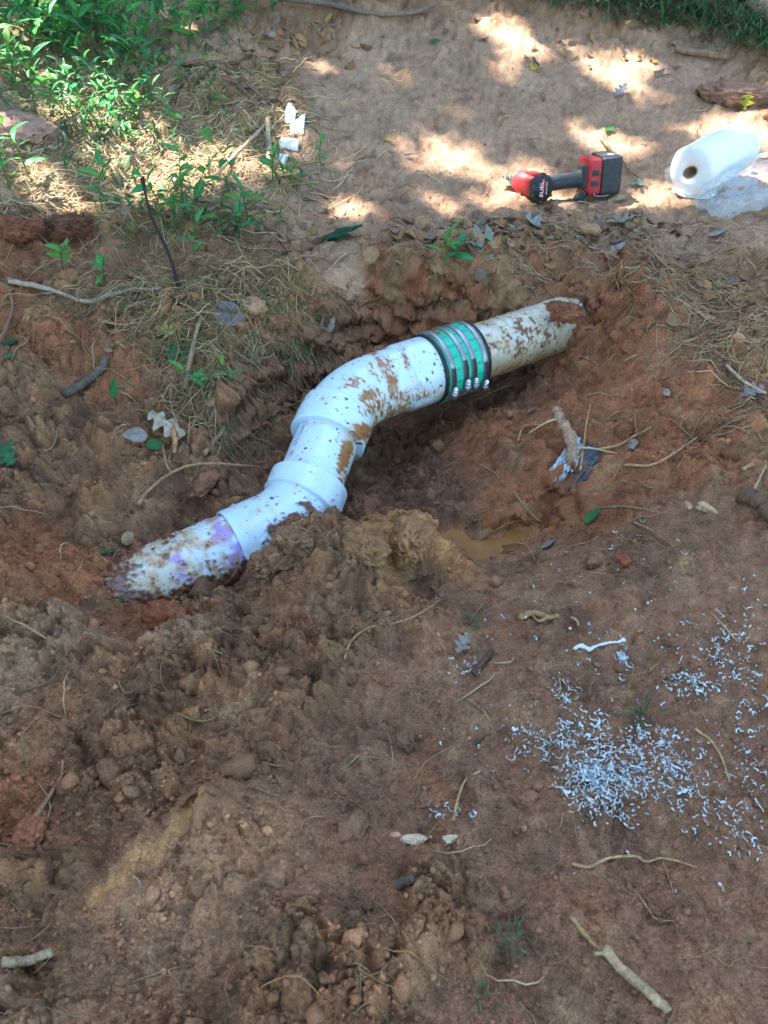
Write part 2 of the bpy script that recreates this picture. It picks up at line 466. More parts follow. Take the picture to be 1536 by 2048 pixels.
def soil_at(x, y, hz, par, shear):
    """final height, colour (rgb + wetness), crumb and litter density; shear carries the texture down a bank"""
    col = par[:, :3].copy(); clod, crack, crumb, litter, wet, bump = par[:, 3:].T
    near = sstep(6, 3, np.hypot(x, y)) * (.25 + .75 * sstep(2.2, 1.3, np.abs(x) / wfun(y)))
    x_, y_ = x, y
    y = y + shear * 1.25 * hz; x = x + shear * .35 * hz
    wx = x + .010 * fbm(x / .035, y / .035, 5, 3); wy = y + .010 * fbm(x / .035, y / .035, 15, 3)
    big = fbm(x / .30, y / .30, 21, 4)
    h = hz + near * bump * .014 * big
    patch = sstep(-.35, .45, fbm(x / .11, y / .11, 31, 3))
    def cell(px, py, size, seed):
        f1, f2, c = worley(px / size, py / size, seed)
        hgt = size * (.50 * np.sqrt(np.clip(1 - (f1 / .85) ** 2, 0, 1)) + .34 * (_frac(c * 13.7) - .5))
        return hgt - size * .22 * sstep(.16, .0, f2 - f1)
    ux = x + .006 * fbm(x / .014, y / .014, 305, 3) + .012 * fbm(x / .05, y / .05, 306, 2); uy = y + .006 * fbm(x / .014, y / .014, 315, 3) + .012 * fbm(x / .05, y / .05, 316, 2)
    vx = x + .0026 * fbm(x / .006, y / .006, 325, 2); vy = y + .0026 * fbm(x / .006, y / .006, 335, 2)
    k1 = cell(ux, uy, .070, 11); k2 = cell(ux, uy + .5, .034, 12); k3 = cell(vx, vy, .0165, 13); k4 = cell(vx + .2, vy, .0085, 14)
    k0 = cell(ux, uy + .2, .135, 10)
    d1, e1, c1 = dome(wx, wy, .065, 1)
    d2, e2, c2 = dome(wx + .3, wy, .032, 2)
    d3, e3, c3 = dome(wx, wy + .7, .015, 3)
    d4, e4, c4 = dome(x + .002 * perlin(x / .006, y / .006, 8), y, .0075, 4)
    cl = clod * (0.5 + .5 * patch)
    h = h + near * (cl * (.25 * d1 + .4 * d2 + .36 * k0 + .65 * k1 + .85 * k2 + .85 * k3 + .65 * k4) + .45 * (1 - cl) * crumb * (d4 + .4 * k4))
    h = h + near * cl * (.010 * np.abs(fbm(x / .05, y / .05, 41, 4)) + .0035 * fbm(x / .012, y / .012, 45, 3))
    h = h + near * (.0018 + .0008 * cl) * fbm(x / .010, y / .010, 51, 3) - near * (.2 + .8 * cl) * .007 * sstep(.25, .9, np.abs(fbm(x / .028, y / .028, 57, 4))) + near * .0035 * fbm(x / .06, y / .06, 55, 3)
    # drying cracks and lifted plates in the compact soil
    f1, f2, cc = worley((x + .02 * fbm(x / .05, y / .05, 81, 3)) / .085, (y + .02 * fbm(x / .05, y / .05, 91, 3)) / .07, 6)
    cm = crack * sstep(.15, .7, fbm(x / .18, y / .18, 95, 2))
    line = sstep(.09, .0, f2 - f1)
    h = h - near * cm * .005 * line + near * cm * .008 * (cc - .5)
    f1, f2, cc2 = worley((x + .008 * fbm(x / .02, y / .02, 181, 3)) / .03, (y + .008 * fbm(x / .02, y / .02, 191, 3)) / .026, 7)
    h = h - near * (cm + .15 * crack) * .0035 * sstep(.12, 0, f2 - f1) + near * crack * .003 * (cc2 - .5)
    # wet slick
    sd = seg_dist(x_, y_, SLICK)
    sk = sstep(.022, .005, sd + .010 * fbm(x / .022, y / .022, 121, 3))
    h = h * (1 - sk) + sk * (hz + .012 + .002 * fbm(x / .03, y / .03, 122, 2))
    # colour
    t = fbm(x / .16, y / .16, 131, 4)
    red = np.array([.235, .112, .062]); tan = np.array([.32, .225, .14]); dark = np.array([.085, .052, .036]); ochre = np.array([.48, .31, .15])
    def mix(c, k, a): return c * (1 - a[:, None]) + k[None] * a[:, None]
    col = mix(col, red, .38 * sstep(.25, .75, fbm(x / .09, y / .09, 141, 4)))
    col = mix(col, tan, .45 * sstep(.2, .8, fbm(x / .07, y / .07, 151, 4)))
    col = mix(col, dark, .5 * sstep(.35, .85, fbm(x / .06, y / .06, 161, 4)))
    cv = cl * .5
    col = col * (1 + cv * (c2 - .5) * 1.2 + cv * (c1 - .5) * .6 + cl * (c3 - .5) * .5)[:, None]
    col = mix(col, red, cl * .22 * (c2 > .82))
    col = mix(col, tan, cl * .25 * (c1 < .12))
    col = mix(col, ochre, .9 * sk)
    col = col * (1 + .20 * t + .24 * fbm(x / .02, y / .02, 171, 4) + .16 * perlin(x / .004, y / .004, 175))[:, None]
    wet = np.clip(wet + .25 * wet * fbm(x / .05, y / .05, 201, 3) + .8 * sk, 0, 1)
    return h, np.hstack([np.clip(col * SOIL_GAIN, .01, .8), wet[:, None]]), crumb, litter, cl, hz
def soil(x, y, shape):
    hz, par = base_fields(x, y)
    Y2 = y.reshape(shape); Z2 = hz.reshape(shape)
    w = sstep(.30, .75, np.gradient(Z2, axis=0) / np.gradient(Y2, axis=0)).ravel() * (np.hypot(x, y) < 4)
    h, c, cr, li, cl, _ = soil_at(x, y, hz, par, 0.0)
    k = np.where(w > 0)[0]
    h2, c2, cr2, li2, cl2, _ = soil_at(x[k], y[k], hz[k], par[k], 1.0)
    wk = w[k]
    h[k] += wk * (h2 - h[k]); c[k] += wk[:, None] * (c2 - c[k])
    return h, c, cr, li, cl, hz

# fan-shaped grid, fine where the picture is close
yy = [0.06]
while yy[-1] < 3.25:
    y0 = yy[-1]
    d = y0 * ct + .75 * st
    inc = math.sin(math.atan2(.8 - .2 * max(0, y0 - 1), y0) + math.radians(8))
    yy.append(y0 + 1.25 * d / (FPX / 2) / max(inc, .3) * (.42 if 1.24 < y0 < 1.52 else .84 if .75 < y0 < 1.75 else 1.1))
s_in = np.linspace(-1, 1, 560)
ext = 1 + np.cumsum(.004 * 1.11 ** np.arange(60))
ss = np.concatenate([-ext[::-1], s_in, ext])
far = 3.25 + np.cumsum(.012 * 1.15 ** np.arange(50))
back = .06 - np.cumsum(.003 * 1.16 ** np.arange(46))
ys = np.concatenate([back[::-1], yy, far])
XX = ss[None, :] * wfun(ys)[:, None]; YY = np.repeat(ys[:, None], len(ss), 1)
hh, cc_, crumbf, litterf, clodf, hz0 = soil(XX.ravel(), YY.ravel(), XX.shape)
HZ = hh.reshape(XX.shape)
# banks: push clods and hollows out of the face, not only upwards
hs = hz0.reshape(XX.shape).copy()
for _ in range(6):
    hs[1:-1] = (hs[:-2] + 2 * hs[1:-1] + hs[2:]) / 4; hs[:, 1:-1] = (hs[:, :-2] + 2 * hs[:, 1:-1] + hs[:, 2:]) / 4
gy = np.gradient(hs, axis=0) / np.gradient(ys)[:, None]
gx = np.gradient(hs, axis=1) / np.maximum(np.gradient(XX, axis=1), 1e-5)
sl_ = np.hypot(gx, gy)
stp = sstep(.5, 1.3, sl_) * (np.hypot(XX, YY) < 3.2)
q1 = (XX + .35 * HZ).ravel(); q2 = (YY * .3 + 1.3 * HZ).ravel()
d1_, _e, c1_ = dome(q1 + .008 * fbm(q1 / .03, q2 / .03, 601, 3), q2, .045, 602)
d2_, _e, c2_ = dome(q1, q2 + .006 * fbm(q1 / .02, q2 / .02, 603, 3), .020, 604)
off = (.9 * d1_ + .9 * d2_ + .010 * fbm(q1 / .04, q2 / .04, 605, 4)).reshape(XX.shape) * stp
XX_d = XX - gx / (sl_ + 1e-6) * off; YY_d = YY - gy / (sl_ + 1e-6) * off
CO = cc_.reshape(*XX.shape, 4)
CRUMB = crumbf.reshape(XX.shape); LIT = litterf.reshape(XX.shape); CLOD = clodf.reshape(XX.shape)
gm = mesh('ground', np.stack([XX_d.ravel(), YY_d.ravel(), hh], 1), grid_faces(*XX.shape)[:, ::1], M['soil'], cc_, smooth=False)
tag(link('ground', gm), kind='structure')
def look(arr, x, y):
    """bilinear look-up in the terrain grid"""
    x = np.asarray(x, float); y = np.asarray(y, float)
    j = np.clip(np.searchsorted(ys, y) - 1, 0, len(ys) - 2)
    fj = np.clip((y - ys[j]) / (ys[j + 1] - ys[j]), 0, 1)
    s = x / wfun(y)
    i = np.clip(np.searchsorted(ss, s) - 1, 0, len(ss) - 2)
    fi = np.clip((s - ss[i]) / (ss[i + 1] - ss[i]), 0, 1)
    if arr.ndim == 3:
        fi = fi[..., None]; fj = fj[..., None]
    return (arr[j, i] * (1 - fi) + arr[j, i + 1] * fi) * (1 - fj) + (arr[j + 1, i] * (1 - fi) + arr[j + 1, i + 1] * fi) * fj
def H(x, y): return look(HZ, x, y)
def G(u, v):
    """the ground point seen at pixel (u, v)"""
    d0 = P(u, v, d=1.0) - np.array([0, 0, CAMZ])
    ts = np.arange(.5, 5.5, .004)
    p = np.array([0, 0, CAMZ]) + ts[:, None] * d0
    below = p[:, 2] < H(p[:, 0], p[:, 1])
    k = int(np.argmax(below)) if below.any() else len(ts) - 1
    q = p[k]
    return np.array([q[0], q[1], float(H(q[0], q[1]))])
def GV(us, vs):
    """the same for arrays"""
    us = np.asarray(us, float); vs = np.asarray(vs, float)
    x = (us - 768) / FPX; y = (1024 - vs) / FPX
    d = np.stack([x, ct + y * st, -st + y * ct], -1)
    t = np.full(len(us), .5); done = np.zeros(len(us), bool)
    for k in range(700):
        p = np.array([0, 0, CAMZ]) + t[:, None] * d
        done |= p[:, 2] < H(p[:, 0], p[:, 1])
        t = np.where(done, t, t + .007)
        if done.all(): break
    p = np.array([0, 0, CAMZ]) + t[:, None] * d
    p[:, 2] = H(p[:, 0], p[:, 1])
    return p
def NRM(x, y, e=.02):
    n = np.stack([H(x - e, y) - H(x + e, y), H(x, y - e) - H(x, y + e), np.full(np.shape(x), 2 * e)], -1)
    return n / np.linalg.norm(n, axis=-1, keepdims=True)

# muddy puddle
ang = np.linspace(0, 2 * PI, 48, endpoint=False)
pc = P(965, 1095, -.050)
ring = np.stack([pc[0] + .19 * np.cos(ang) * (1 + .1 * np.sin(3 * ang)), pc[1] + .10 * np.sin(ang), np.full(48, -.050)], 1)
pv = np.vstack([ring, pc]); pf = np.stack([np.arange(48), (np.arange(48) + 1) % 48, np.full(48, 48)], 1)
m_, nt, b, out = new_mat('muddy_water')
rgb = N(nt, 'ShaderNodeRGB'); rgb.outputs[0].default_value = (.25, .118, .036, 1)
c_, nz_ = noise_mult(nt, rgb.outputs[0], 25, .8, 1.15)
nt.links.new(c_, b.inputs['Base Color']); b.inputs['Roughness'].default_value = .22; b.inputs['IOR'].default_value = 1.33; b.inputs['Specular IOR Level'].default_value = .08
tag(link('puddle', mesh('puddle', pv, pf, m_)), kind='structure')

# ------------------------------------------------------------------ drain pipe
PIPE_L = P(60, 1271, .012); E1 = P(590, 1040, .016); E2 = P(688, 795, .088); PIPE_R = P(1250, 606, .062)
def fillet(a, c, b, l):
    p = c + (a - c) / np.linalg.norm(a - c) * l; q = c + (b - c) / np.linalg.norm(b - c) * l
    t = np.linspace(0, 1, 60)[:, None]
    return (1 - t) ** 2 * p + 2 * t * (1 - t) * c + t ** 2 * q
A1 = fillet(PIPE_L, E1, E2, .050); A2 = fillet(E1, E2, PIPE_R, .075)
raw = np.vstack([np.linspace(PIPE_L, A1[0], 200)[:-1], A1[:-1], np.linspace(A1[-1], A2[0], 80)[:-1], A2[:-1], np.linspace(A2[-1], PIPE_R, 200)])
al = np.concatenate([[0], np.cumsum(np.linalg.norm(np.diff(raw, axis=0), axis=1))])
def cen(s): return np.stack([np.interp(s, al, raw[:, k]) for k in range(3)], -1)
def s_at(u, v):
    a, b_, d_ = PROJ(raw)
    return float(al[np.argmin((a - u) ** 2 + (b_ - v) ** 2)])
def frame(s):
    s = np.asarray(s, float); e = .004
    T = cen(np.minimum(s + e, al[-1])) - cen(np.maximum(s - e, 0)); T /= np.linalg.norm(T, axis=-1, keepdims=True)
    up = np.array([0, 0, 1.0]); A = up - T[..., 2:3] * T; A /= np.linalg.norm(A, axis=-1, keepdims=True)
    return T, A, np.cross(T, A)
def surf(s, ph, r):
    T, A, B = frame(s)
    return cen(s) + (r * np.cos(ph))[..., None] * A + (r * np.sin(ph))[..., None] * B
PR = .0572
S_hub1a = s_at(465, 1093); S_hub1s = s_at(603, 1012); S_hub1b = s_at(619, 968)
S_hub2a = s_at(652, 880); S_hub2s = s_at(676, 828); S_hub2t = s_at(800, 757); S_hub2b = s_at(856, 738); S_coupb = s_at(935, 711)
pipe = thing('drain_pipe', 'white plastic drain pipe with two bends crossing the dug pit, splashed with mud', 'pipe', [float(a) for a in cen(S_hub2a)])
CREAM = np.array([.52, .46, .33]); WHITE = np.array([.53, .68, .76]); MUD = np.array([.27, .125, .045]); DMUD = np.array([.075, .038, .022]); PURP = np.array([.30, .19, .60]); RUST = np.array([.38, .20, .075]); SOILC = np.array([.20, .085, .045])
def blob(us, vs, face, lst):
    w = np.zeros(us.shape)
    for u, v, ru, rv, rot, k in lst:
        a = math.radians(rot); du = us - u; dv = vs - v
        x = (du * math.cos(a) + dv * math.sin(a)) / ru; y = (-du * math.sin(a) + dv * math.cos(a)) / rv
        w = np.maximum(w, k * np.exp(-(x * x + y * y)))
    return w * face
def pipe_part(name, prof, kind, label=None, ds=.0019, nph=190):
    """prof: list of (s, r); swept along the run; kind picks the surface state"""
    ss_, rr_, brk = [], [], []
    for (s0, r0), (s1, r1) in zip(prof[:-1], prof[1:]):
        n = max(2, int(abs(s1 - s0) / ds)) if abs(s1 - s0) > .0005 else 2
        ss_ += list(np.linspace(s0, s1, n)); rr_ += list(np.linspace(r0, r1, n)); brk.append(len(ss_))
    s = np.array(ss_); r = np.array(rr_)
    ph = np.linspace(-PI, PI, nph, endpoint=False) + PI   # seam underneath
    S, PHI = np.meshgrid(s, ph, indexing='ij'); R = np.repeat(r[:, None], nph, 1)
    pos = surf(S, PHI, R)
    T, A, B = frame(S)
    nrm = np.cos(PHI)[..., None] * A + np.sin(PHI)[..., None] * B
    us, vs, dd = PROJ(pos)
    face = ((np.array([0, 0, CAMZ]) - pos) * nrm).sum(-1) > 0
    a = S; b_ = (((PHI + PI) % (2 * PI)) - PI) * .058        # unrolled surface coordinates; the seam lies underneath
    down = nrm[..., 2]
    side = sstep(-.1, -.75, down)                            # underside
    f1 = fbm((a / .030).ravel(), (b_ / .030).ravel(), 301, 5).reshape(a.shape)
    f2 = fbm((a / .012).ravel(), (b_ / .030).ravel(), 311, 4).reshape(a.shape)
    f3 = fbm((a / .007).ravel(), (b_ / .007).ravel(), 321, 3).reshape(a.shape)
    spot = fbm((a / .016).ravel(), (b_ / .016).ravel(), 336, 5).reshape(a.shape)
    strk = fbm((a / .007 + .5 * f1).ravel(), (b_ / .035).ravel(), 331, 4).reshape(a.shape)
    col = np.tile(WHITE, (*a.shape, 1)); h = np.zeros(a.shape)
    def lay(c, w):
        nonlocal col
        col = col * (1 - w[..., None]) + c * w[..., None]
    if kind in ('low', 'high'):
        lay(CREAM, sstep(-.5, .3, f1) * (.85 if kind == 'low' else 1.0))
        lay(CREAM, np.full(a.shape, .75) if kind == 'high' else .6 * sstep(s_at(420, 1112), s_at(330, 1152), S + .02 * f1))
        lay(RUST, .55 * sstep(.15, .75, f2 + .4 * f1))
    if kind == 'low':
        lay(np.array([.62, .42, .20]), .7 * sstep(.1, .6, strk) * blob(us, vs, face, [(330, 1130, 110, 60, -25, 1), (400, 1070, 50, 25, -25, 1)]))
        lay(PURP, .78 * sstep(-.55, .35, f1 + .5 * f2 + blob(us, vs, 1, [(470, 1105, 26, 85, -28, 1.1), (365, 1150, 24, 45, -25, .75), (385, 1120, 40, 14, -20, .55)]) * 1.3 - .90) * (blob(us, vs, 1, [(468, 1105, 30, 95, -26, 1), (365, 1150, 40, 50, -25, 1), (390, 1118, 50, 22, -20, 1)]) > .25))
        bias = blob(us, vs, 1, [(150, 1195, 70, 85, 0, 2.0), (260, 1225, 60, 36, 20, 1.4), (300, 1215, 90, 30, -25, 1.1), (270, 1140, 70, 50, -20, .35), (330, 1110, 90, 40, -25, .25), (395, 1170, 30, 50, 60, .45), (350, 1215, 60, 40, 0, 1.2), (430, 1195, 70, 22, -30, .9), (470, 1165, 40, 26, -30, 1.1)])
        lay(np.array([.40, .26, .15]), .72 * sstep(-.2, .5, .7 * spot + .2 * strk + .4 * f1 + .6 * bias - .15))
        m = sstep(.25, .42, f1 * .35 + spot * .45 + f3 * .25 + bias - .36)
        m = np.maximum(m, sstep(.1, .5, side * 1.4 + f1 * .3))
        lay(SOILC * .9, m); h += m * (.0022 + .0022 * np.abs(f3) + .001 * f2)
        sm = sstep(.4, .75, .5 * strk + .6 * spot + .3 * f1) * .7
        lay(np.array([.33, .19, .09]), sm * (1 - m)); h += sm * .0006
    if kind == 'high':
        lay(np.array([.58, .55, .45]), .85 * sstep(.0, .5, f1 + .35 * f2 + blob(us, vs, face, [(1060, 640, 80, 34, -20, .6), (1000, 650, 50, 14, -18, .3)]) - .42))
        lay(np.array([.30, .155, .07]), .8 * sstep(.1, .55, blob(us, vs, face, [(1030, 690, 60, 26, -20, .55), (1045, 660, 22, 18, -20, .5), (985, 660, 16, 40, 0, .3)]) + .5 * f2 + .25 * f3 - .2))
        lay(np.array([.40, .27, .14]), .8 * sstep(.55, -.35, down + .3 * f1)); lay(RUST * .7, .7 * sstep(.0, -.6, down + .25 * f1))
        lay(np.array([.55, .57, .57]), sstep(S_coupb + .012, S_coupb + .005, S + .003 * f1))
        m = sstep(.3, .5, f1 * .5 + f3 * .4 + .12 + blob(us, vs, face, [(1050, 672, 45, 26, -10, .45), (1080, 690, 22, 14, -10, .4), (1120, 640, 40, 26, -20, .2)]) - .1)
        lay(np.array([.45, .34, .21]), .8 * sstep(-.25, .45, .6 * spot + .5 * f1)); lay(SOILC * .8, m); h += m * (.0013 + .0016 * np.abs(f3))
    if kind in ('bend_low', 'bend_high', 'mid'):
        lay(np.array([.50, .65, .75]), .35 * sstep(.0, .6, f1))
        spl = {'bend_low': [(490, 1110, 30, 18, 0, .25), (560, 1110, 30, 40, 30, .65), (650, 1070, 26, 50, 20, .35), (515, 1022, 18, 8, 0, .3)],
               'mid': [(692, 900, 14, 60, 20, 1.1), (660, 945, 45, 14, -25, .5), (690, 960, 26, 40, 20, .6), (640, 985, 30, 14, 0, .2)],
               'bend_high': [(762, 728, 30, 20, 30, .74), (785, 772, 15, 34, -20, .85), (770, 750, 26, 30, -30, .6), (705, 768, 28, 13, -25, .66), (742, 788, 26, 16, -30, .9), (745, 815, 34, 20, -35, .7), (812, 725, 8, 30, -8, .6), (725, 862, 22, 26, 20, 1.0), (790, 820, 70, 22, -30, .62), (850, 790, 50, 14, -30, .5), (745, 700, 14, 20, 0, .75), (815, 730, 9, 40, -8, .5), (705, 900, 20, 20, 0, .3), (760, 830, 40, 26, -30, .5)]}[kind]
        bias = blob(us, vs, face, spl)
        drip = fbm((a / .0055 + .9 * f1).ravel(), (b_ / .022).ravel(), 341, 4).reshape(a.shape)
        m = sstep(.41, .60, bias * 1.0 + .34 * drip + .20 * f1 + .14 * f3)
        m *= sstep(.10, .28, bias)
        lay(MUD * 1.15, m); lay(DMUD * 1.6, m * sstep(.15, .6, f3 + .3 * f2) * .6); h += m * (.0009 + .0012 * np.abs(drip))
        film = .6 * sstep(.08, .55, bias + .35 * f1 + .15 * drip) * (1 - m)
        lay(np.array([.56, .44, .30]), film)
        m2 = sstep(.2, .7, side + .35 * f1 + .2 * f3) * (.85 if kind != 'bend_low' else .3)
        lay(np.array([.33, .22, .13]), m2 * .8); h += m2 * .0004
        if kind == 'mid':   # solvent cement squeezed out under the upper hub
            g = sstep(.0, .004, S - (S_hub2a - .016 + .006 * np.sin(b_ / .009) + .004 * f1)) * (np.abs(b_ - .02) < .05)
            lay(np.array([.55, .56, .55]), g * .6); h += g * .0009 * face
    if kind in ('bend_low', 'bend_high', 'mid', 'low', 'high'):
        dens = {'bend_low': .045, 'bend_high': .12, 'mid': .08, 'low': .10, 'high': .04}[kind] * (1 + 1.2 * np.clip(f1.ravel(), -.8, 1))
        for sc, sd, k in ((.011, 351, 1.0), (.006, 361, 1.0), (.0042, 371, .9)):
            w1, w2, ci = worley((a / sc + .25 * f2).ravel(), (b_ / (sc * 1.35)).ravel(), sd)
            rad = .06 + .20 * _frac(ci * 91.7)
            d = ((w1 < rad) & (ci < dens * (1 if sc > .01 else .8))).astype(float).reshape(a.shape)
            lay(DMUD * (1 + .8 * _frac(ci * 31).reshape(a.shape))[..., None], d * k); h += d * .0006
    if kind == 'low':   # the buried end
        lay(SOILC * (.85 + .5 * np.clip(f3, -.6, .8))[..., None], sstep(s_at(228, 1197), s_at(180, 1218), S + .014 * f1 + .010 * f3))
    # soil clinging where the pipe lies against the ground
    hg = pos[..., 2] - H(pos[..., 0].ravel(), pos[..., 1].ravel()).reshape(a.shape)
    top_ = {'low': .020, 'bend_low': .008, 'mid': .004, 'bend_high': .006, 'high': .010}[kind]
    mc = sstep(top_ + .008, top_ - .004, hg + .014 * f1 + .009 * f3)
    lay(SOILC * (.75 + .5 * np.clip(f3, -.6, .8))[..., None], mc); h = h + mc * (.0012 + .0024 * np.abs(f3) + .0015 * np.abs(f2))
    pos = pos + h[..., None] * nrm
    V = pos.reshape(-1, 3); F = [grid_faces(b - a, nph, True, off=a * nph) for a, b in zip([0] + brk[:-1], brk)]
    F = [np.vstack(F)]
    return part(name, V, F, M['pvc'], pipe, col.reshape(-1, 3), label=label)
pipe_part('old_pipe', [(.0, PR), (S_hub1a + .02, PR)], 'low', 'old buried pipe end caked with red mud and smeared with purple primer', ds=.0019)
pipe_part('bend_fitting', [(S_hub1a + .002, PR), (S_hub1a, PR + .001), (S_hub1a, PR + .0045), (S_hub1a + .001, PR + .0053), (S_hub1s - .012, PR + .0058), (S_hub1s - .004, PR + .0062), (S_hub1s, PR + .0118), (S_hub1b - .0015, PR + .0124), (S_hub1b, PR + .0112), (S_hub1b, PR + .0002)], 'bend_low', 'lower clean white bend fitting beside the purple primer')
sec = pipe_part('pipe_section', [(S_hub1b - .015, PR - .0002), (S_hub2a + .015, PR - .0002)], 'mid', 'short straight white section printed with red and violet characters')
pipe_part('bend_fitting', [(S_hub2a, PR + .0002), (S_hub2a, PR + .0108), (S_hub2a + .0015, PR + .0122), (S_hub2s - .002, PR + .0114), (S_hub2s + .0035, PR + .0062), (S_hub2t - .003, PR + .0054), (S_hub2t, PR + .0088), (S_hub2t + .004, PR + .0092), (S_hub2b + .01, PR + .0088)], 'bend_high', 'upper white bend fitting streaked with brown mud')
pipe_part('old_pipe', [(S_coupb - .01, PR - .0002), (al[-1], PR - .0002)], 'high', 'cream stained old pipe running into the clay bank')
# a moulded fin on the outer side of the lower bend, and a nub on the upper one
fs = np.linspace(S_hub1s - .004, S_hub1b - .002, 16)
# print on the short section
def text_vf(txt, size):
    cu = bpy.data.curves.new('lettering', 'FONT'); cu.body = txt; cu.size = size; cu.align_x = 'CENTER'; cu.align_y = 'CENTER'; cu.resolution_u = 3
    ob = bpy.data.objects.new('lettering', cu); C.objects.link(ob)
    dg = bpy.context.evaluated_depsgraph_get(); dg.update()
    me = bpy.data.meshes.new_from_object(ob.evaluated_get(dg))
    V = np.array([v.co[:] for v in me.vertices]); me.calc_loop_triangles()
    F = np.array([t.vertices[:] for t in me.loop_triangles])
    bpy.data.objects.remove(ob); bpy.data.curves.remove(cu); bpy.data.meshes.remove(me)
    return V, F
phi_txt = -.62
for txt, u, v, size, mt in (('PVC TYPE 1', 594, 893, .0105, 'violet_print'), ('S8', 571, 928, .012, 'red_print'), ('40', 606, 861, .011, 'red_print')):
    V, F = text_vf(txt, size)
    s0 = s_at(u + 52, v + 14)
    W_ = surf(s0 + V[:, 0], phi_txt + V[:, 1] / PR, np.full(len(V), PR + .0004))
    part('lettering', W_, F, M[mt], sec, smooth=False)
# shielded rubber coupling
def ringband(s0, s1, r, nph=160, th=.0008, ns=5):
    s = np.array([s0, s0] + list(np.linspace(s0, s1, ns)) + [s1, s1]); rr = np.array([r - th - .002, r - th] + [r] * ns + [r - th, r - th - .002])
    S_, P_ = np.meshgrid(s, np.linspace(0, 2 * PI, nph, endpoint=False), indexing='ij')
    return surf(S_, P_, np.repeat(rr[:, None], nph, 1)).reshape(-1, 3), [grid_faces(len(s), nph, True)]
cl0, cl1 = S_hub2b - .006, S_coupb + .004
L_ = cl1 - cl0
s = np.linspace(cl0 + .008, cl1 - .008, 110); ph = np.linspace(0, 2 * PI, 340, endpoint=False)
S_, P_ = np.meshgrid(s, ph, indexing='ij')
rel = (P_ / math.radians(19)) % 1.0
axr = np.exp(-((rel - .44) / .035) ** 2) + np.exp(-((rel - .56) / .035) ** 2)
RR = PR + .0126 + .0007 * np.cos(2 * PI * S_ / .0028) * (axr < .2) + .0011 * axr
V = surf(S_, P_, RR)
gcol = np.array([.014, .52, .34])[None, None] * (1 - .45 * np.clip(axr, 0, 1) + .12 * np.cos(2 * PI * S_ / .0028))[..., None]  # shading of ribs and grooves put into the green
dirt = sstep(.15, .5, fbm((S_ / .03).ravel(), (P_ * .058 / .03).ravel(), 401, 4).reshape(S_.shape) * .7 + blob(*PROJ(V)[:2], 1, [(868, 665, 22, 12, -15, .9), (905, 800, 60, 20, -20, .6)]) - .25)
gcol = gcol * (1 - dirt[..., None]) + np.array([.2, .1, .05]) * dirt[..., None]
coup = part('coupling', V.reshape(-1, 3), [grid_faces(len(s), len(ph), True)], M['green_shield'], pipe, gcol.reshape(-1, 3), label='green and black banded rubber coupling with four steel clamps')
Vr, Fr = ringband(cl0, cl0 + .011, PR + .0125, th=.0015); V2, F2 = ringband(cl1 - .010, cl1, PR + .0122, th=.0015)
V3, F3 = ringband(cl0 + .004, cl1 - .004, PR + .0100, th=.001)
part('rubber_sleeve', *join((Vr, Fr), (V2, F2), (V3, F3)), M['rubber'], coup)
def phi_for(s0, u, v, r):
    f = np.linspace(0, PI, 400); q = surf(np.full(400, s0), f, np.full(400, r))
    a, b_, d_ = PROJ(q)
    return float(f[np.argmin((b_ - v) ** 2 + .3 * (a - u) ** 2)])
for fr, (pu, pv_) in zip((.15, .42, .60, .86), ((898, 780), (926, 765), (942, 761), (965, 764))):
    s0 = cl0 + fr * L_; rb = PR + .0150
    bw = .0050
    band = part('clamp_band', *ringband(s0 - bw, s0 + bw, rb, th=.0006), M['steel'], coup)
    f0 = phi_for(s0, pu, pv_, rb + .004)
    # slotted tail of the band; black blocks stand in for the shade in its slots
    pieces = []
    a0, a1 = f0 - .60, f0 - .02
    ff = np.linspace(a0, a1, 24)
    sec_ = np.array([[-.0046, 0], [-.0046, .0018], [.0046, .0018], [.0046, 0]])
    Q = np.array([[surf(np.array(s0 + c[0]), np.array(f), np.array(rb + .0003 + c[1])) for c in sec_] for f in ff]).reshape(-1, 3)
    part('worm_strap', Q, [grid_faces(24, 4, True)], M['steel_dark'], coup, smooth=False)
    for k in range(13):
        fc = a0 + .05 + k * (a1 - a0 - .09) / 12
        q = np.array([surf(np.array(s0 + c * .0034 + .0006 * g), np.array(fc + g * .011), np.array(rb + z)) for z in (.0019, .0025) for c in (-1, 1) for g in (-1, 1)])
        pieces.append((q, np.array([[0, 1, 3, 2], [4, 6, 7, 5], [0, 4, 5, 1], [2, 3, 7, 6], [0, 2, 6, 4], [1, 5, 7, 3]])))
    part('slot_shade_blocks', *join(*pieces), M['rubber'], coup, smooth=False)
    # screw housing and hex head screw, lying along the circumference
    T, A, B = frame(np.array(s0)); n_ = math.cos(f0) * A + math.sin(f0) * B; tg = -math.sin(f0) * A + math.cos(f0) * B
    c0 = surf(np.array(s0), np.array(f0), np.array(rb + .0060))
    hv, hf = tube([c0 + tg * t for t in (.0035, .004, .017, .0175)], [.002, .0066, .0066, .004], 14)
    part('screw_housing', hv, hf, M['steel'], coup)
    prof = [(-.0085, .0001), (-.0083, .0042), (-.0045, .0046), (-.0043, .0054), (-.0028, .0057), (-.0022, .0045), (-.0008, .0044), (-.0004, .0056), (.0010, .0056), (.0014, .0042), (.005, .0042)]
    sv, sf = tube([c0 + tg * t for t, r in prof], [r for t, r in prof], 18)
    part('clamp_screw', sv, sf, M['chrome'], coup)

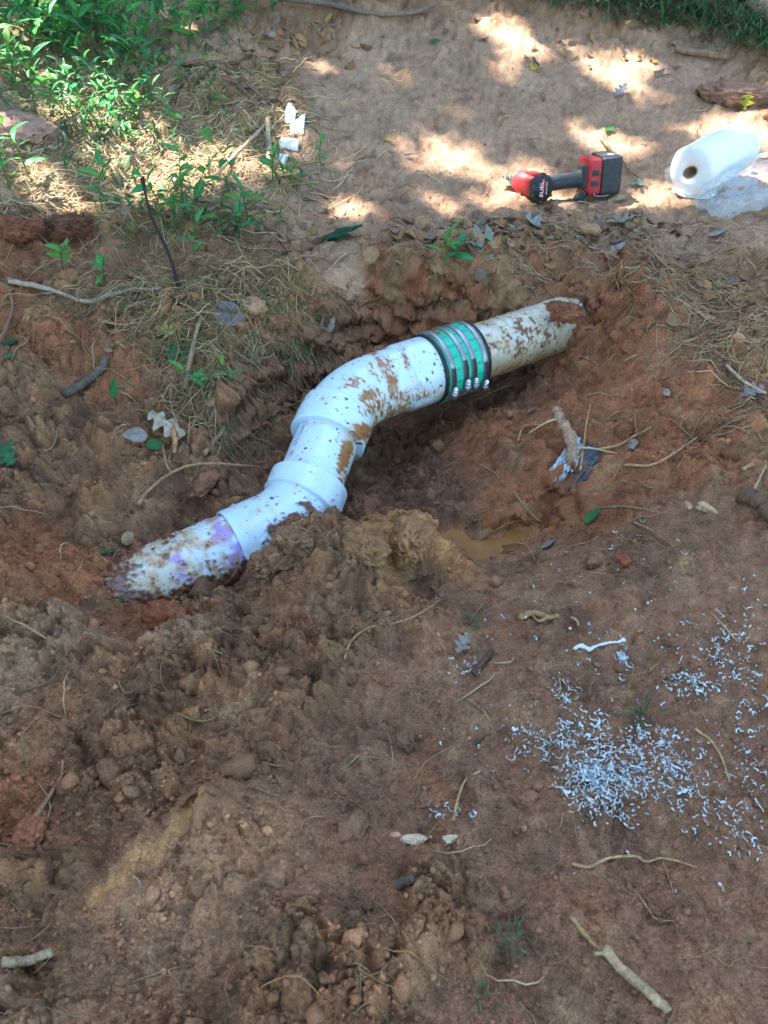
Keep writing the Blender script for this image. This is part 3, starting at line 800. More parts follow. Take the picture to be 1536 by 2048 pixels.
# ------------------------------------------------------------------ cordless impact wrench lying on its side
def basis(F, D):
    F = np.array(F, float); F /= np.linalg.norm(F)
    D = np.array(D, float); D -= (D @ F) * F; D /= np.linalg.norm(D)
    return F, D, np.cross(F, D)
def rbox(c, hx, hy, hz, A, B, Cc, bev=.15, n=5):
    """box with rounded edges, built as a superellipse-like loft along A"""
    ph = np.linspace(0, 2 * PI, 32, endpoint=False)
    e = .22
    cy = np.sign(np.cos(ph)) * np.abs(np.cos(ph)) ** e; cz = np.sign(np.sin(ph)) * np.abs(np.sin(ph)) ** e
    b = bev * min(hx, hy, hz)
    prof = [(-hx, -b), (-hx + .4 * b, -.3 * b), (-hx + b, 0), (hx - b, 0), (hx - .4 * b, -.3 * b), (hx, -b)]
    V = []
    for t, ins in prof:
        V.append(c + t * A + (cy * (hy + ins))[:, None] * B + (cz * (hz + ins))[:, None] * Cc)
    V = np.vstack(V); k = len(prof)
    F = [grid_faces(k, 32, True)]
    V = np.vstack([V, c - hx * A, c + hx * A]); j = np.arange(32); j2 = (j + 1) % 32
    F.append(np.vstack([np.stack([np.full(32, k * 32), j2, j], 1), np.stack([np.full(32, k * 32 + 1), (k - 1) * 32 + j, (k - 1) * 32 + j2], 1)]))
    return V, F
Fw, Dw, Sw = basis((-.44, .87, -.17), (.95, .34, .0))
if Sw[2] < 0: Sw = -Sw
hd = Dw * .965 - Fw * .262; hd /= np.linalg.norm(hd)      # handle leans back from square
g0 = G(1068, 398)
hc = g0 + np.array([0, .012, .034])                       # head centre
hc = hc + (P(1062, 372, d=PROJ(hc)[2]) - hc)
hc[2] = float(H(hc[0], hc[1])) + .034
wr = thing('impact_wrench', 'red and black cordless impact wrench lying on its side on the dry bank', 'power tool', [hc[0], hc[1], float(H(hc[0], hc[1]))])
def lathe(c, axis, prof, n=36):
    return tube([c + axis * t for t, r in prof], [r for t, r in prof], n)
V, F = lathe(hc, Fw, [(-.040, .027), (-.036, .0292), (-.010, .0300), (.006, .0302), (.010, .0312), (.034, .0305), (.046, .0275), (.049, .024)])
part('motor_housing', V, F, M['red_plastic'], wr)
for sgn in (-1, 1):   # raised ribs on the housing sides
    q, f = rbox(hc + Sw * .0285 * sgn - Fw * .010, .022, .012, .0035, Fw, Dw, Sw * sgn, .4)
    part('side_panel', q, f, M['red_plastic'], wr)
V, F = lathe(hc, Fw, [(.047, .0275), (.050, .0285), (.058, .0270), (.066, .0195), (.070, .0145), (.072, .012)])
part('nose_cone', V, F, M['gray_metal'], wr)
V, F = lathe(hc, Fw, [(.070, .0088), (.0725, .0098), (.078, .0098), (.080, .0078), (.083, .0078), (.085, .0098), (.090, .0098), (.092, .0075), (.102, .0072), (.104, .0055)], 20)
part('anvil', V, F, M['black_plastic'], wr)
for t in (.0815, .0925):
    V, F = lathe(hc, Fw, [(t - .0018, .0075), (t - .0016, .0084), (t + .0016, .0084), (t + .0018, .0075)], 20)
    part('collar_ring', V, F, M['gray_metal'], wr)
V, F = lathe(hc, -Fw, [(.034, .0295), (.036, .0325), (.047, .0325), (.0495, .0300), (.0500, .0262), (.0485, .0255), (.0485, .0001)])
cap_o = part('end_cap', V, F, M['black_plastic'], wr)
for k in range(6):    # screw bosses round the cap
    a = k * PI / 3 + .4
    c = hc - Fw * .044 + .0315 * (math.cos(a) * Dw + math.sin(a) * Sw)
    part('cap_boss', *tube([c + Fw * .006, c - Fw * .0055, c - Fw * .0058], [.0045, .0043, .002], 10), M['black_plastic'], cap_o)
bd = part('badge', *lathe(hc, -Fw, [(.0484, .0001), (.0484, .0252), (.0494, .0246), (.0498, .0236), (.0498, .0001)][1:]), M['red_bright'], cap_o)
def cap_text(txt, size, off_d, st=1.0):
    V, F = text_vf(txt, size)
    # reads upward (along the tool's side axis), letter tops towards the head side
    return hc - Fw * .0501 + (V[:, 0] * st)[:, None] * Sw + (-(V[:, 1]) + off_d)[:, None] * Dw, F
V, F = cap_text('FUEL', .0150, -.0035, 1.12)
part('lettering', V, F, M['white_print'], cap_o, smooth=False)
V, F = cap_text('BRUSHLESS', .0056, .0105, 1.05)
part('lettering', V, F, M['white_print'], cap_o, smooth=False)
h0 = hc + Dw * .020 - Fw * .006; h1 = h0 + hd * .128; h1 = h1 + Sw * .003
hp = spline([h0, h0 * .5 + h1 * .5, h1], 20)
tt = np.linspace(0, 1, 20)
rad = .0192 + .0012 * np.sin(tt * 9) * .3 + .012 * sstep(.72, 1, tt) + .003 * sstep(.2, 0, tt)
part('handle', *tube(hp, rad, 22), M['grip'], wr)
tg = h0 + hd * .034 + Fw * .019
part('trigger', *rbox(tg, .008, .016, .008, Fw, hd, Sw, .6), M['red_plastic'], wr)
part('grip_button', *tube([hc + Dw * .085 - Fw * .03 + Sw * .0165, hc + Dw * .085 - Fw * .03 + Sw * .0195], [.004, .0035], 12), M['red_bright'], wr)
Fb = Fw * .985 + Dw * .17; Fb -= (Fb @ hd) * hd; Fb /= np.linalg.norm(Fb); Sb = np.cross(Fb, hd); Sb *= np.sign(Sb[2])
bc = h0 + hd * .131; bc[2] = 0
bc[2] = float(H(bc[0], bc[1])) + .046
V, F = rbox(bc, .017, .039, .0425, hd, Fb, Sb, .35)
part('battery_foot', V, F, M['red_plastic'], wr)
for sgn in (-1, 1):
    part('latch_button', *rbox(bc - Fb * .039 + Sb * .012 * sgn - hd * .002, .009, .0022, .006, hd, Fb, Sb, .4), M['black_plastic'], wr)
part('grip_collar', *rbox(bc - hd * .014, .012, .026, .028, hd, Fb, Sb, .5), M['grip'], wr)
bat = part('battery', *rbox(bc + hd * .042, .0265, .042, .0455, hd, Fb, Sb, .18), M['black_plastic'], wr)
for k in range(4):
    part('battery_rib', *rbox(bc + hd * .0685 + Sb * (-.028 + .019 * k), .0012, .034, .0035, hd, Fb, Sb, .4), M['black_plastic'], bat)
part('battery_lid', *rbox(bc + hd * .038 + Sb * .0458, .021, .031, .0012, hd, Fb, Sb, .4), M['grip'], bat)
for k, (a, b_, w) in enumerate(((-.006, .010, .007), (.004, -.012, .006), (.011, -.014, .004))):
    part('label_stripe', *rbox(bc + hd * (.038 + a) + Fb * b_ + Sb * .0473, .0018, w, .0003, hd, Fb, Sb, .3), M['white_print' if k else 'gray_metal'], bat)
hk = [bc - Sb * .030 - Fb * .036 + hd * (-.004), bc - Sb * .040 - Fb * .050 + hd * .0, bc - Sb * .040 - Fb * .052 + hd * .030, bc - Sb * .038 - Fb * .040 + hd * .034]
part('belt_hook', *tube(spline(hk, 14), .0018, 8), M['gray_metal'], wr)
wr.scale = (.96, .96, .96)
# ribbed black driver bit on the ground beside the foot
a0 = G(1146, 408); a1 = G(1184, 388)
dv = a1 - a0; Ln = np.linalg.norm(dv); dv /= Ln
prof = [(0, .003), (.003, .005), (.012, .0055), (.013, .008), (.019, .0085), (.020, .006), (.023, .006), (.024, .0088), (.031, .0088), (.032, .006), (.035, .006), (.036, .0085), (.044, .0085), (.045, .006), (Ln, .005)]
V, F = tube([a0 + dv * t + np.array([0, 0, .010]) for t, r in prof], [r for t, r in prof], 14)
solo('driver_bit', V, F, M['black_plastic'], 'small black ribbed driver bit poking out under the wrench battery', 'driver bit')

# ------------------------------------------------------------------ paper towel roll in a clear wrapper
ra = G(1377, 398); ax = np.array([.74, .67, .0]); ax /= np.linalg.norm(ax)
RR0 = .058
c0 = ra.copy()
for _ in range(6):
    c0 = P(1380, 345, z=float(H(c0[0], c0[1])) + RR0 + .002)
c1 = c0 + ax * .215; c1[2] = float(H(c1[0], c1[1])) + RR0 + .004
ax = (c1 - c0) / np.linalg.norm(c1 - c0); side = np.cross(ax, [0, 0, 1.0]); side /= np.linalg.norm(side); upv = np.cross(side, ax)
roll = thing('paper_towel_roll', 'white paper towel roll lying in clear wrap beside the crumpled bag', 'paper towel', [c0[0], c0[1], c0[2] - RR0])
ph = np.linspace(0, 2 * PI, 72, endpoint=False)
L_ = np.linalg.norm(c1 - c0)
def rollpt(t, r, ph): return c0 + t * ax + (r * np.cos(ph))[:, None] * upv + (r * np.sin(ph))[:, None] * side
core_a = .019; core_b = .0125
cr = core_a * core_b / np.sqrt((core_b * np.cos(ph - .9)) ** 2 + (core_a * np.sin(ph - .9)) ** 2)
rings = [(.018, cr), (.003, cr), (.0, cr + .001), (.0, np.full(72, .03)), (.001, np.full(72, RR0 - .010)), (.004, np.full(72, RR0 - .004)), (.010, np.full(72, RR0 - .001))]
for k in range(14):
    t = .012 + (L_ - .024) * k / 13
    rings.append((t, RR0 + .0008 * np.sin(5 * ph + k) + .0004 * np.sin(11 * ph - 2 * k)))
rings += [(L_ - .005, np.full(72, RR0 - .003)), (L_, np.full(72, RR0 - .010)), (L_, np.full(72, .022))]
V = np.vstack([rollpt(t, r, ph) for t, r in rings])
part('paper', V, [grid_faces(len(rings), 72, True)[:, ::-1]], M['paper'], roll)
V = np.vstack([rollpt(t, cr - k, ph) for t, k in ((-.0005, .0), (-.0005, .0016), (.10, .0016))])
part('cardboard_core', V, [grid_faces(3, 72, True)], M['cardboard'], roll)
# clear film
def film(name, tint, amt, bump=.004, bs=45):
    m, nt, b, out = new_mat(name)
    b.inputs['Base Color'].default_value = (*tint, 1); b.inputs['Roughness'].default_value = .16
    b.inputs['Specular IOR Level'].default_value = .9
    tr = N(nt, 'ShaderNodeBsdfTransparent')
    lw = N(nt, 'ShaderNodeLayerWeight', i_Blend=.35)
    mr = N(nt, 'ShaderNodeMapRange', i_3=amt, i_4=min(1, amt + .38))
    nt.links.new(lw.outputs['Facing'], mr.inputs[0])
    mx = N(nt, 'ShaderNodeMixShader')
    nt.links.new(mr.outputs[0], mx.inputs[0]); nt.links.new(tr.outputs[0], mx.inputs[1]); nt.links.new(b.outputs[0], mx.inputs[2])
    nt.links.new(mx.outputs[0], out.inputs[0])
    return m, nt, b
M['wrap'], *_ = film('clear_wrap', (.70, .78, .82), .06)
fl = []
tt = np.linspace(-.006, L_ - .002, 50); pp = np.linspace(1.35, 4.6, 40)
TT, PP = np.meshgrid(tt, pp, indexing='ij')
rw = RR0 + .0035 + .0035 * np.abs(fbm(TT.ravel() / .05, PP.ravel() / .35, 701, 3).reshape(TT.shape)) + .006 * sstep(2.2, 1.4, PP) + .007 * np.exp(-((PP - 1.9) / .12) ** 2)
V = c0 + TT[..., None] * ax + (rw * np.cos(PP))[..., None] * upv + (rw * np.sin(PP))[..., None] * side
V[..., 2] = np.maximum(V[..., 2], H(V[..., 0].ravel(), V[..., 1].ravel()).reshape(TT.shape) + .001)
part('wrapper', V.reshape(-1, 3), grid_faces(50, 40), M['wrap'], roll)
# folded film at the open end
rr_ = np.linspace(.028, RR0 + .004, 14); pp = np.linspace(0, 2 * PI, 73)
Rg, Pg = np.meshgrid(rr_, pp, indexing='ij')
tq = -.004 - .004 * np.abs(fbm(Rg.ravel() / .02, Pg.ravel() / .5, 711, 3).reshape(Rg.shape)) * (Rg / RR0)
V = c0 + tq[..., None] * ax + (Rg * np.cos(Pg))[..., None] * upv + (Rg * np.sin(Pg))[..., None] * side
part('wrapper_end', V.reshape(-1, 3), grid_faces(14, 73), M['wrap'], roll)

# ------------------------------------------------------------------ crumpled clear bag
M['bag'], nt, b = film('bag_film', (.66, .72, .74), .13)
a = N(nt, 'ShaderNodeAttribute', attribute_name='Col'); nt.links.new(a.outputs['Color'], b.inputs['Base Color'])
M['bag_strap'] = plain('bag_strap', (.72, .70, .66), .35, (.85, 1.1), 60, .0006, 120, spec=.6)
bg0 = G(1490, 408); bg0[2] = float(H(bg0[0], bg0[1]))
bag = thing('plastic_bag', 'crumpled see-through plastic bag with orange print in front of the paper roll', 'plastic bag', bg0)
e1 = np.array([.90, .43, 0]); e1 /= np.linalg.norm(e1); e2 = np.array([-e1[1], e1[0], 0])
nu, nv_ = 130, 110
U, W = np.meshgrid(np.linspace(0, 2 * PI, nu, endpoint=False), np.linspace(-PI / 2, PI / 2, nv_), indexing='ij')
sx = np.sign(np.cos(U)) * np.abs(np.cos(U)) ** .55 * np.cos(W) ** .5 * .150; sy = np.sign(np.sin(U)) * np.abs(np.sin(U)) ** .7 * np.cos(W) ** .5 * .062; sz = np.sin(W) * .042
q1, q2 = (sx * 1.0 + sz * .4), (sy + sz * .7)
cre = np.abs(fbm(q1.ravel() / .055 + .4 * fbm(q1.ravel() / .09, q2.ravel() / .09, 725, 2), q2.ravel() / .055, 721, 4)).reshape(U.shape)
cre2 = np.abs(fbm(q1.ravel() / .022, q2.ravel() / .03, 731, 3)).reshape(U.shape)
k_ = 1 - .16 * (cre - .25) - .025 * cre2
pos = bg0 + np.array([.012, .0, .040]) + (sx * k_)[..., None] * e1 + (sy * k_)[..., None] * e2 + (sz * k_ + .012 * (cre - .3))[..., None] * np.array([0, 0, 1.0])
pos[..., 2] -= .012 * sstep(-.02, -.14, sx)
gz = H(pos[..., 0].ravel(), pos[..., 1].ravel()).reshape(U.shape)
pos[..., 2] = np.maximum(pos[..., 2], gz + .002 + .003 * cre2)
us, vs, _d = PROJ(pos)
colb = np.tile(np.array([.64, .71, .74]), (*U.shape, 1))
facing = (pos[..., 2] > gz + .012)
ring_ = np.abs(np.hypot((us - 1527) / 1.0, (vs - 368) / 1.0) - 9) < 1.6
tail_ = (np.abs(us - 1529) < 2) & (np.abs(vs - 366) < 6)
redm = blob(us, vs, 1, [(1440, 384, 12, 2.2, -12, 1), (1447, 378, 4, 4, 0, 1), (1484, 376, 12, 4, -35, .8), (1480, 352, 14, 4, -10, .6)]) > .5
blue = blob(us, vs, 1, [(1503, 383, 10, 5, 30, 1)]) > .5
colb[(ring_ | tail_) & facing] = (.45, .10, .04); colb[redm & facing] = (.55, .14, .07); colb[blue & facing] = (.15, .35, .7)
part('film', pos.reshape(-1, 3), [np.concatenate([grid_faces(nv_, nu, True)]) if False else np.array([[i * nv_ + j, ((i + 1) % nu) * nv_ + j, ((i + 1) % nu) * nv_ + j + 1, i * nv_ + j + 1] for i in range(nu) for j in range(nv_ - 1)])], M['bag'], bag, colb.reshape(-1, 3))
def strap(px, w, lift, name='strap', seed=1):
    pts = np.array([G(u, v) + [0, 0, l] for (u, v), l in zip(px, lift)])
    p = spline(pts, 34)
    T, A, B = frames(p)
    V = []
    for i in range(34):
        tw = .9 * math.sin(i * .23 + seed)
        a_ = math.cos(tw) * B[i] + math.sin(tw) * A[i]; n_ = np.cross(T[i], a_)
        for c in (-1, -.5, 0, .5, 1):
            V.append(p[i] + a_ * c * w * (1 - .25 * math.sin(i * .6 + seed)) + n_ * (.003 * math.sin(c * 5 + i * .5 + seed)))
    part(name, np.array(V), grid_faces(34, 5), M['bag_strap'], bag)
strap([(1352, 384), (1390, 392), (1425, 380), (1452, 342)], .007, [.006, .012, .024, .030])
strap([(1348, 388), (1380, 398), (1420, 397), (1440, 385), (1462, 350)], .008, [.004, .006, .012, .020, .03], seed=2)
strap([(1375, 380), (1400, 388), (1410, 372), (1418, 362)], .009, [.008, .014, .024, .02], seed=3)
strap([(1348, 382), (1362, 390), (1384, 386), (1398, 378)], .009, [.004, .010, .016, .018], seed=4)
strap([(1440, 352), (1470, 348), (1500, 340), (1530, 334)], .006, [.03, .03, .03, .03], seed=5)

# ------------------------------------------------------------------ clods one can pick out
def clod(name, u, v, size, col, label, cat='clod', seed=1, sub=None, flat=.7, amp=.35, sink=.35, wet=0.0, rot=None, dy=0, at=None):
    p = G(u, v) if at is None else np.array(at)
    rng = np.random.default_rng(seed)
    V, F = (lump if name in ('walnut', 'stone', 'mud_lump') else (lambda s_, b_, a_: (lambda q: (q[0] * (1 - .5 * a_ * np.abs(noise3(q[0], 9, s_)) - .3 * a_ * np.abs(noise3(q[0], 21, s_ + 4)))[:, None], q[1]))(chunk(s_, b_, a_))))(seed, sub or (ICO5 if name == 'mud_lump' or np.max(size) > .07 else ICO4 if np.max(size) > .03 else ICO3), amp)
    s = np.array(size if np.ndim(size) else (size, size * rng.uniform(.75, .95), size * flat)) * .5
    V = V * s
    a = rot if rot is not None else rng.uniform(0, 6.28)
    R = np.array([[math.cos(a), -math.sin(a), 0], [math.sin(a), math.cos(a), 0], [0, 0, 1]])
    V = V @ R.T
    base = np.array([p[0], p[1] + dy, p[2]])
    V = V + base + [0, 0, s[2] * (1 - 2 * sink) + .0]
    c = np.array(col)[None] * np.array([.80, .68, .58]) * (1 + .35 * noise3(V, 60, seed + 3))[:, None] * (1 + .25 * noise3(V, 190, seed + 5))[:, None]
    c = np.hstack([np.clip(c, .01, .9), np.full((len(V), 1), wet)])
    return solo(name, V, F, M['crumb'], label, cat, c, base=base)
REDC = (.30, .115, .065); BRN = (.27, .155, .10); TANC = (.38, .26, .16); OCH = (.38, .22, .10); GRY = (.30, .25, .20); DRK = (.17, .085, .055)
clod('soil_clod', 135, 468, (.125, .085, .075), DRK, 'large dark overhanging clod of turned soil at the edge of the sunlit grass', seed=3, amp=.5, rot=.1)
clod('soil_clod', 35, 470, (.11, .08, .06), (.24, .10, .06), 'broad reddish clod at the left picture edge beside the dark overhanging one', seed=4, amp=.45)
clod('soil_clod', 1243, 1124, .026, (.26, .10, .06), 'rounded red clod alone on the smeared ground right of the puddle', seed=5)
clod('soil_clod', 1195, 1120, (.045, .035, .018), BRN, 'flat brown clod just left of the rounded red one', seed=6, sink=.5)
clod('soil_clod', 812, 1492, .032, (.27, .18, .12), 'greyish upright clod standing alone in the middle foreground', seed=7, flat=1.1, sink=.25, amp=.5)
clod('soil_clod', 388, 1440, (.034, .026, .038), OCH, 'shiny ochre clod of wet clay standing on the crumbly heap', seed=8, flat=1.1, sink=.25, wet=.8, amp=.45)
clod('soil_clod', 330, 1240, (.070, .052, .045), (.30, .12, .065), 'brick red clod leaning against the muddy lower pipe', seed=9, amp=.4)
clod('mud_lump', 590, 1080, (.060, .048, .05), (.30, .185, .105), 'wet tan mud lump stuck on the front of the lower bend', 'mud', seed=10, wet=.5, amp=.55, dy=-.01)
clod('mud_lump', 545, 1135, (.07, .05, .045), (.30, .18, .11), 'crumbly mud lump piled against the underside of the lower bend', 'mud', seed=11, amp=.55)
clod('mud_lump', 820, 1090, (.085, .06, .05), (.34, .19, .085), 'big ochre mud lump beside the puddle', 'mud', seed=12, wet=.6, amp=.5)
clod('mud_lump', 735, 1115, (.07, .05, .04), (.31, .18, .085), 'ochre mud lump between the lower bend and the biggest mud lump', 'mud', seed=13, wet=.5, amp=.5)
clod('mud_lump', 875, 895, (.036, .03, .02), (.32, .17, .07), 'small glossy ochre mud lump in the dark pit below the upper bend', 'mud', seed=14, wet=.9)
clod('stone', 1470, 190, (.20, .13, .045), (.30, .185, .135), 'wide flat reddish stone at the upper right by the grass', 'stone', seed=15, amp=.3, sink=.45, rot=-.1)
clod('stone', 40, 268, (.20, .13, .07), (.42, .30, .25), 'pale pitted stone slab in the sun at the left edge', 'stone', seed=16, amp=.25, sink=.4, rot=-.3)
clod('stone', 1170, 458, (.085, .05, .022), (.36, .25, .17), 'flat brown stone among dead leaves on the bank below the wrench', 'stone', seed=17, amp=.25)
clod('stone', 510, 622, (.055, .04, .03), (.42, .30, .20), 'tan stone on the bank edge beside the dark wet leaf', 'stone', seed=18, amp=.3)
clod('stone', 1412, 1018, (.026, .016, .012), (.55, .43, .28), 'pale yellow knobbly stone on the right slope near the dark log', 'stone', seed=19, amp=.5)
clod('stone', 1376, 1012, (.017, .011, .008), (.50, .33, .22), 'small pinkish stone touching the pale yellow knobbly one', 'stone', seed=20)
clod('stone', 257, 1082, (.026, .018, .014), (.44, .35, .24), 'pale stone in the crumbly soil above the lower pipe', 'stone', seed=21)
clod('stone', 418, 808, (.032, .022, .015), (.36, .22, .15), 'small brown stone under the hanging dead grass at left', 'stone', seed=22)
clod('stone', 543, 74, (.03, .022, .016), (.33, .30, .27), 'grey stone in the leaf litter at the top of the picture', 'stone', seed=23)
clod('stone', 712, 94, (.03, .022, .018), (.45, .32, .22), 'tan stone on the upper bank left of the bare soil', 'stone', seed=24)
clod('walnut', 265, 466, .026, (.22, .22, .09), 'round greenish nut lying beside the dark upright twig', 'nut', seed=25, flat=.95, amp=.05, sink=.1)
clod('soil_clod', 1130, 600, (.090, .055, .060), (.27, .12, .075), 'red clod resting on top of the old pipe where it enters the bank', seed=26, amp=.5, sink=.18, at=P(1130, 638, z=.126))
clod('soil_clod', 1185, 615, (.06, .04, .03), (.26, .13, .085), 'ragged clod on the bank lip above the end of the old pipe', seed=27, amp=.5)
clod('soil_clod', 1010, 1790, (.018, .014, .012), (.34, .19, .13), 'small pinkish clod in the near foreground right of centre', seed=28)
clod('soil_clod', 600, 1790, (.045, .035, .028), (.29, .17, .11), 'brown clod on the near heap beside the wet clay slick', seed=29, amp=.45)
clod('soil_clod', 60, 1680, (.05, .04, .035), (.36, .16, .10), 'reddish clod at the left edge of the near heap', seed=30, amp=.45)
clod('soil_clod', 545, 1775, (.05, .035, .028), (.27, .17, .11), 'knobbly clod on the ridge of the near heap', seed=31, amp=.5)
clod('soil_clod', 700, 1660, (.05, .04, .02), (.27, .165, .11), 'flattened clod at the edge of the smeared soil in the foreground', seed=32, sink=.45)
clod('soil_clod', 265, 1585, (.024, .02, .018), (.34, .22, .14), 'rounded tan clod alone in the hollow of the near heap', seed=33)
clod('soil_clod', 1060, 1600, (.035, .03, .016), (.27, .155, .10), 'broad low clod left of the densest white shavings', seed=34, sink=.5)
clod('soil_clod', 420, 975, (.09, .045, .04), (.27, .145, .09), 'long brown clod under the pale root behind the lower bend', seed=36, amp=.35)

# ------------------------------------------------------------------ loose crumbs of soil
rng = np.random.default_rng(21)
_p = (1 + 5 ** .5) / 2
ICO0V = np.array([[-1, _p, 0], [1, _p, 0], [-1, -_p, 0], [1, -_p, 0], [0, -1, _p], [0, 1, _p], [0, -1, -_p], [0, 1, -_p], [_p, 0, -1], [_p, 0, 1], [-_p, 0, -1], [-_p, 0, 1]]) / math.sqrt(1 + _p * _p)
ICO0F = np.array([[0, 11, 5], [0, 5, 1], [0, 1, 7], [0, 7, 10], [0, 10, 11], [1, 5, 9], [5, 11, 4], [11, 10, 2], [10, 7, 6], [7, 1, 8], [3, 9, 4], [3, 4, 2], [3, 2, 6], [3, 6, 8], [3, 8, 9], [4, 9, 5], [2, 4, 11], [6, 2, 10], [8, 6, 7], [9, 8, 1]])
def ground_samples(n, v0=0.0, v1=1.0, smax=1.0):
    """points spread over the near ground, thicker close to the pit than far away"""
    j = rng.uniform(len(back) + v0 * (len(yy) - 1), len(back) + v1 * (len(yy) - 1), n)
    y = np.interp(j, np.arange(len(ys)), ys)
    x = rng.uniform(-smax, smax, n) * wfun(y)
    return x, y
def scatter(tpls, x, y, size, squash, sink, colfac, name, nrm=True):
    n = len(x); z = H(x, y); nm = NRM(x, y, .012)
    cols = look(CO, x, y)
    Vs = []; Fs = []; Cs = []; o = 0
    pick = rng.integers(0, len(tpls), n)
    for k, (tv, tf) in enumerate(tpls):
        ii = np.where(pick == k)[0]; m = len(ii)
        if m == 0: continue
        q = rng.normal(0, 1, (m, 4)); q /= np.linalg.norm(q, axis=1)[:, None]
        w, a, b, c = q.T
        R = np.stack([np.stack([1 - 2 * (b * b + c * c), 2 * (a * b - w * c), 2 * (a * c + w * b)], -1), np.stack([2 * (a * b + w * c), 1 - 2 * (a * a + c * c), 2 * (b * c - w * a)], -1), np.stack([2 * (a * c - w * b), 2 * (b * c + w * a), 1 - 2 * (a * a + b * b)], -1)], 1)
        V = np.einsum('mij,vj->mvi', R, tv) * (size[ii] * .5)[:, None, None] * np.array([1, 1, squash])
        V = V + np.stack([x[ii], y[ii], z[ii]], -1)[:, None] + nm[ii][:, None] * (size[ii] * sink)[:, None, None]
        Vs.append(V.reshape(-1, 3)); Fs.append((tf[None] + (np.arange(m) * len(tv))[:, None, None]).reshape(-1, 3) + o)
        cc = cols[ii].copy(); cc[:, :3] *= colfac[ii][:, None]
        Cs.append(np.repeat(cc, len(tv), 0)); o += m * len(tv)
    return tag(link(name, mesh(name, np.vstack(Vs), np.vstack(Fs), M['crumb'], np.vstack(Cs), smooth=False)), kind='stuff')
def crumbs(n, lo, hi, tpl, power, name, thr=.0, tint=(.7, 1.35)):
    x, y = ground_samples(n, smax=1.05)
    dens = look(CRUMB, x, y) * (.35 + .65 * sstep(-.2, .5, fbm(x / .09, y / .09, 801, 3)))
    k = rng.random(n) < np.clip(dens - thr, 0, 1)
    x, y = x[k], y[k]; n = len(x)
    size = lo * (hi / lo) ** (rng.random(n) ** power)
    return scatter(tpl, x, y, size, 1.0, .14 if hi < .015 else .02, rng.uniform(*tint, n) * np.where(rng.random(n) < .12, 1.3, 1), name)
crumbs(56000, .0018, .0062, [chunk(900 + k, (ICO0V, ICO0F), .3) for k in range(8)], 1.2, 'soil_crumbs')
crumbs(9000, .005, .011, [chunk(910 + k, ICO1, .3) for k in range(8)], 1.3, 'soil_crumbs', thr=.1)
crumbs(3600, .0090, .026, [chunk(920 + k, ICO2, .35) for k in range(10)], 1.8, 'soil_crumbs', thr=.30)
crumbs(520, .020, .048, [chunk(940 + k, ICO3, .45) for k in range(10)], 1.6, 'soil_crumbs', thr=.45, tint=(.7, 1.0))

# ------------------------------------------------------------------ fine roots, straw and dead grass
def strands(x, y, heading, L, curv, rad, lift, colr, name, mat='straw', K=6, z0=None, arch=None, follow=1.0):
    n = len(x)
    t = np.linspace(0, 1, K)
    P_ = np.empty((n, K, 3)); hdg = heading.copy(); px, py = x.copy(), y.copy()
    for k in range(K):
        P_[:, k, 0] = px; P_[:, k, 1] = py
        hdg = hdg + curv * (.6 + .8 * rng.random(n)) / K + rng.normal(0, .14, n)
        px = px + np.cos(hdg) * L / (K - 1); py = py + np.sin(hdg) * L / (K - 1)
    zz = H(P_[..., 0].ravel(), P_[..., 1].ravel()).reshape(n, K)
    ar = np.sin(PI * t)[None] * lift[:, None] + rad[:, None] * .6 + np.abs(rng.normal(0, 1, (n, K))) * .15 * lift[:, None]
    P_[..., 2] = zz + ar
    # keep strands from diving under crests between samples
    P_[:, 1:-1, 2] = np.maximum(P_[:, 1:-1, 2], .5 * (P_[:, :-2, 2] + P_[:, 2:, 2]) - .25 * L[:, None] / K)
    T = np.gradient(P_, axis=1); T /= np.linalg.norm(T, axis=2, keepdims=True) + 1e-9
    up = np.array([0, 0, 1.0]); A = up - T[..., 2:3] * T; A /= np.linalg.norm(A, axis=2, keepdims=True) + 1e-9
    B = np.cross(T, A)
    rr = rad[:, None] * (1 - .5 * np.abs(2 * t - 1) ** 3)[None]
    ph = np.array([PI / 2, PI * 7 / 6, PI * 11 / 6])
    V = P_[:, :, None] + rr[..., None, None] * (np.sin(ph)[None, None, :, None] * A[:, :, None] + np.cos(ph)[None, None, :, None] * B[:, :, None])
    idx = np.arange(n * K * 3).reshape(n, K, 3)
    a, b = idx[:, :-1], idx[:, 1:]
    F = np.stack([a, np.roll(a, -1, 2), np.roll(b, -1, 2), b], -1).reshape(-1, 4)
    return tag(link(name, mesh(name, V.reshape(-1, 3), F, M[mat], np.repeat(colr, K * 3, 0))), kind='stuff')
def pal(n, cols, var=.25):
    c = np.array(cols)[rng.integers(0, len(cols), n)] * np.array([.95, .82, .66])
    return c * rng.uniform(1 - var, 1 + var, (n, 1))
STRAW = [(.42, .34, .23), (.34, .26, .17), (.26, .19, .13), (.48, .40, .28), (.22, .15, .10)]
ROOT = [(.32, .18, .10), (.40, .25, .14), (.24, .12, .07), (.18, .09, .05)]
x, y = ground_samples(18000, smax=1.3)
k = rng.random(len(x)) < .42 * look(LIT, x, y) * (.25 + .75 * sstep(-.15, .5, fbm(x / .14, y / .14, 811, 3))); x, y = x[k], y[k]; n = len(x)
strands(x, y, rng.uniform(0, 6.28, n), rng.uniform(.02, .085, n), rng.normal(0, 1.0, n), rng.uniform(.0005, .0013, n), rng.uniform(.001, .006, n), pal(n, STRAW), 'dead_straw')
x, y = ground_samples(1500, smax=1.05)
k = rng.random(len(x)) < .25 + .4 * look(CRUMB, x, y); x, y = x[k], y[k]; n = len(x)
strands(x, y, rng.uniform(0, 6.28, n), rng.uniform(.015, .07, n), rng.normal(0, 2.2, n), rng.uniform(.0003, .0008, n), rng.uniform(.001, .010, n), pal(n, ROOT), 'fine_roots')
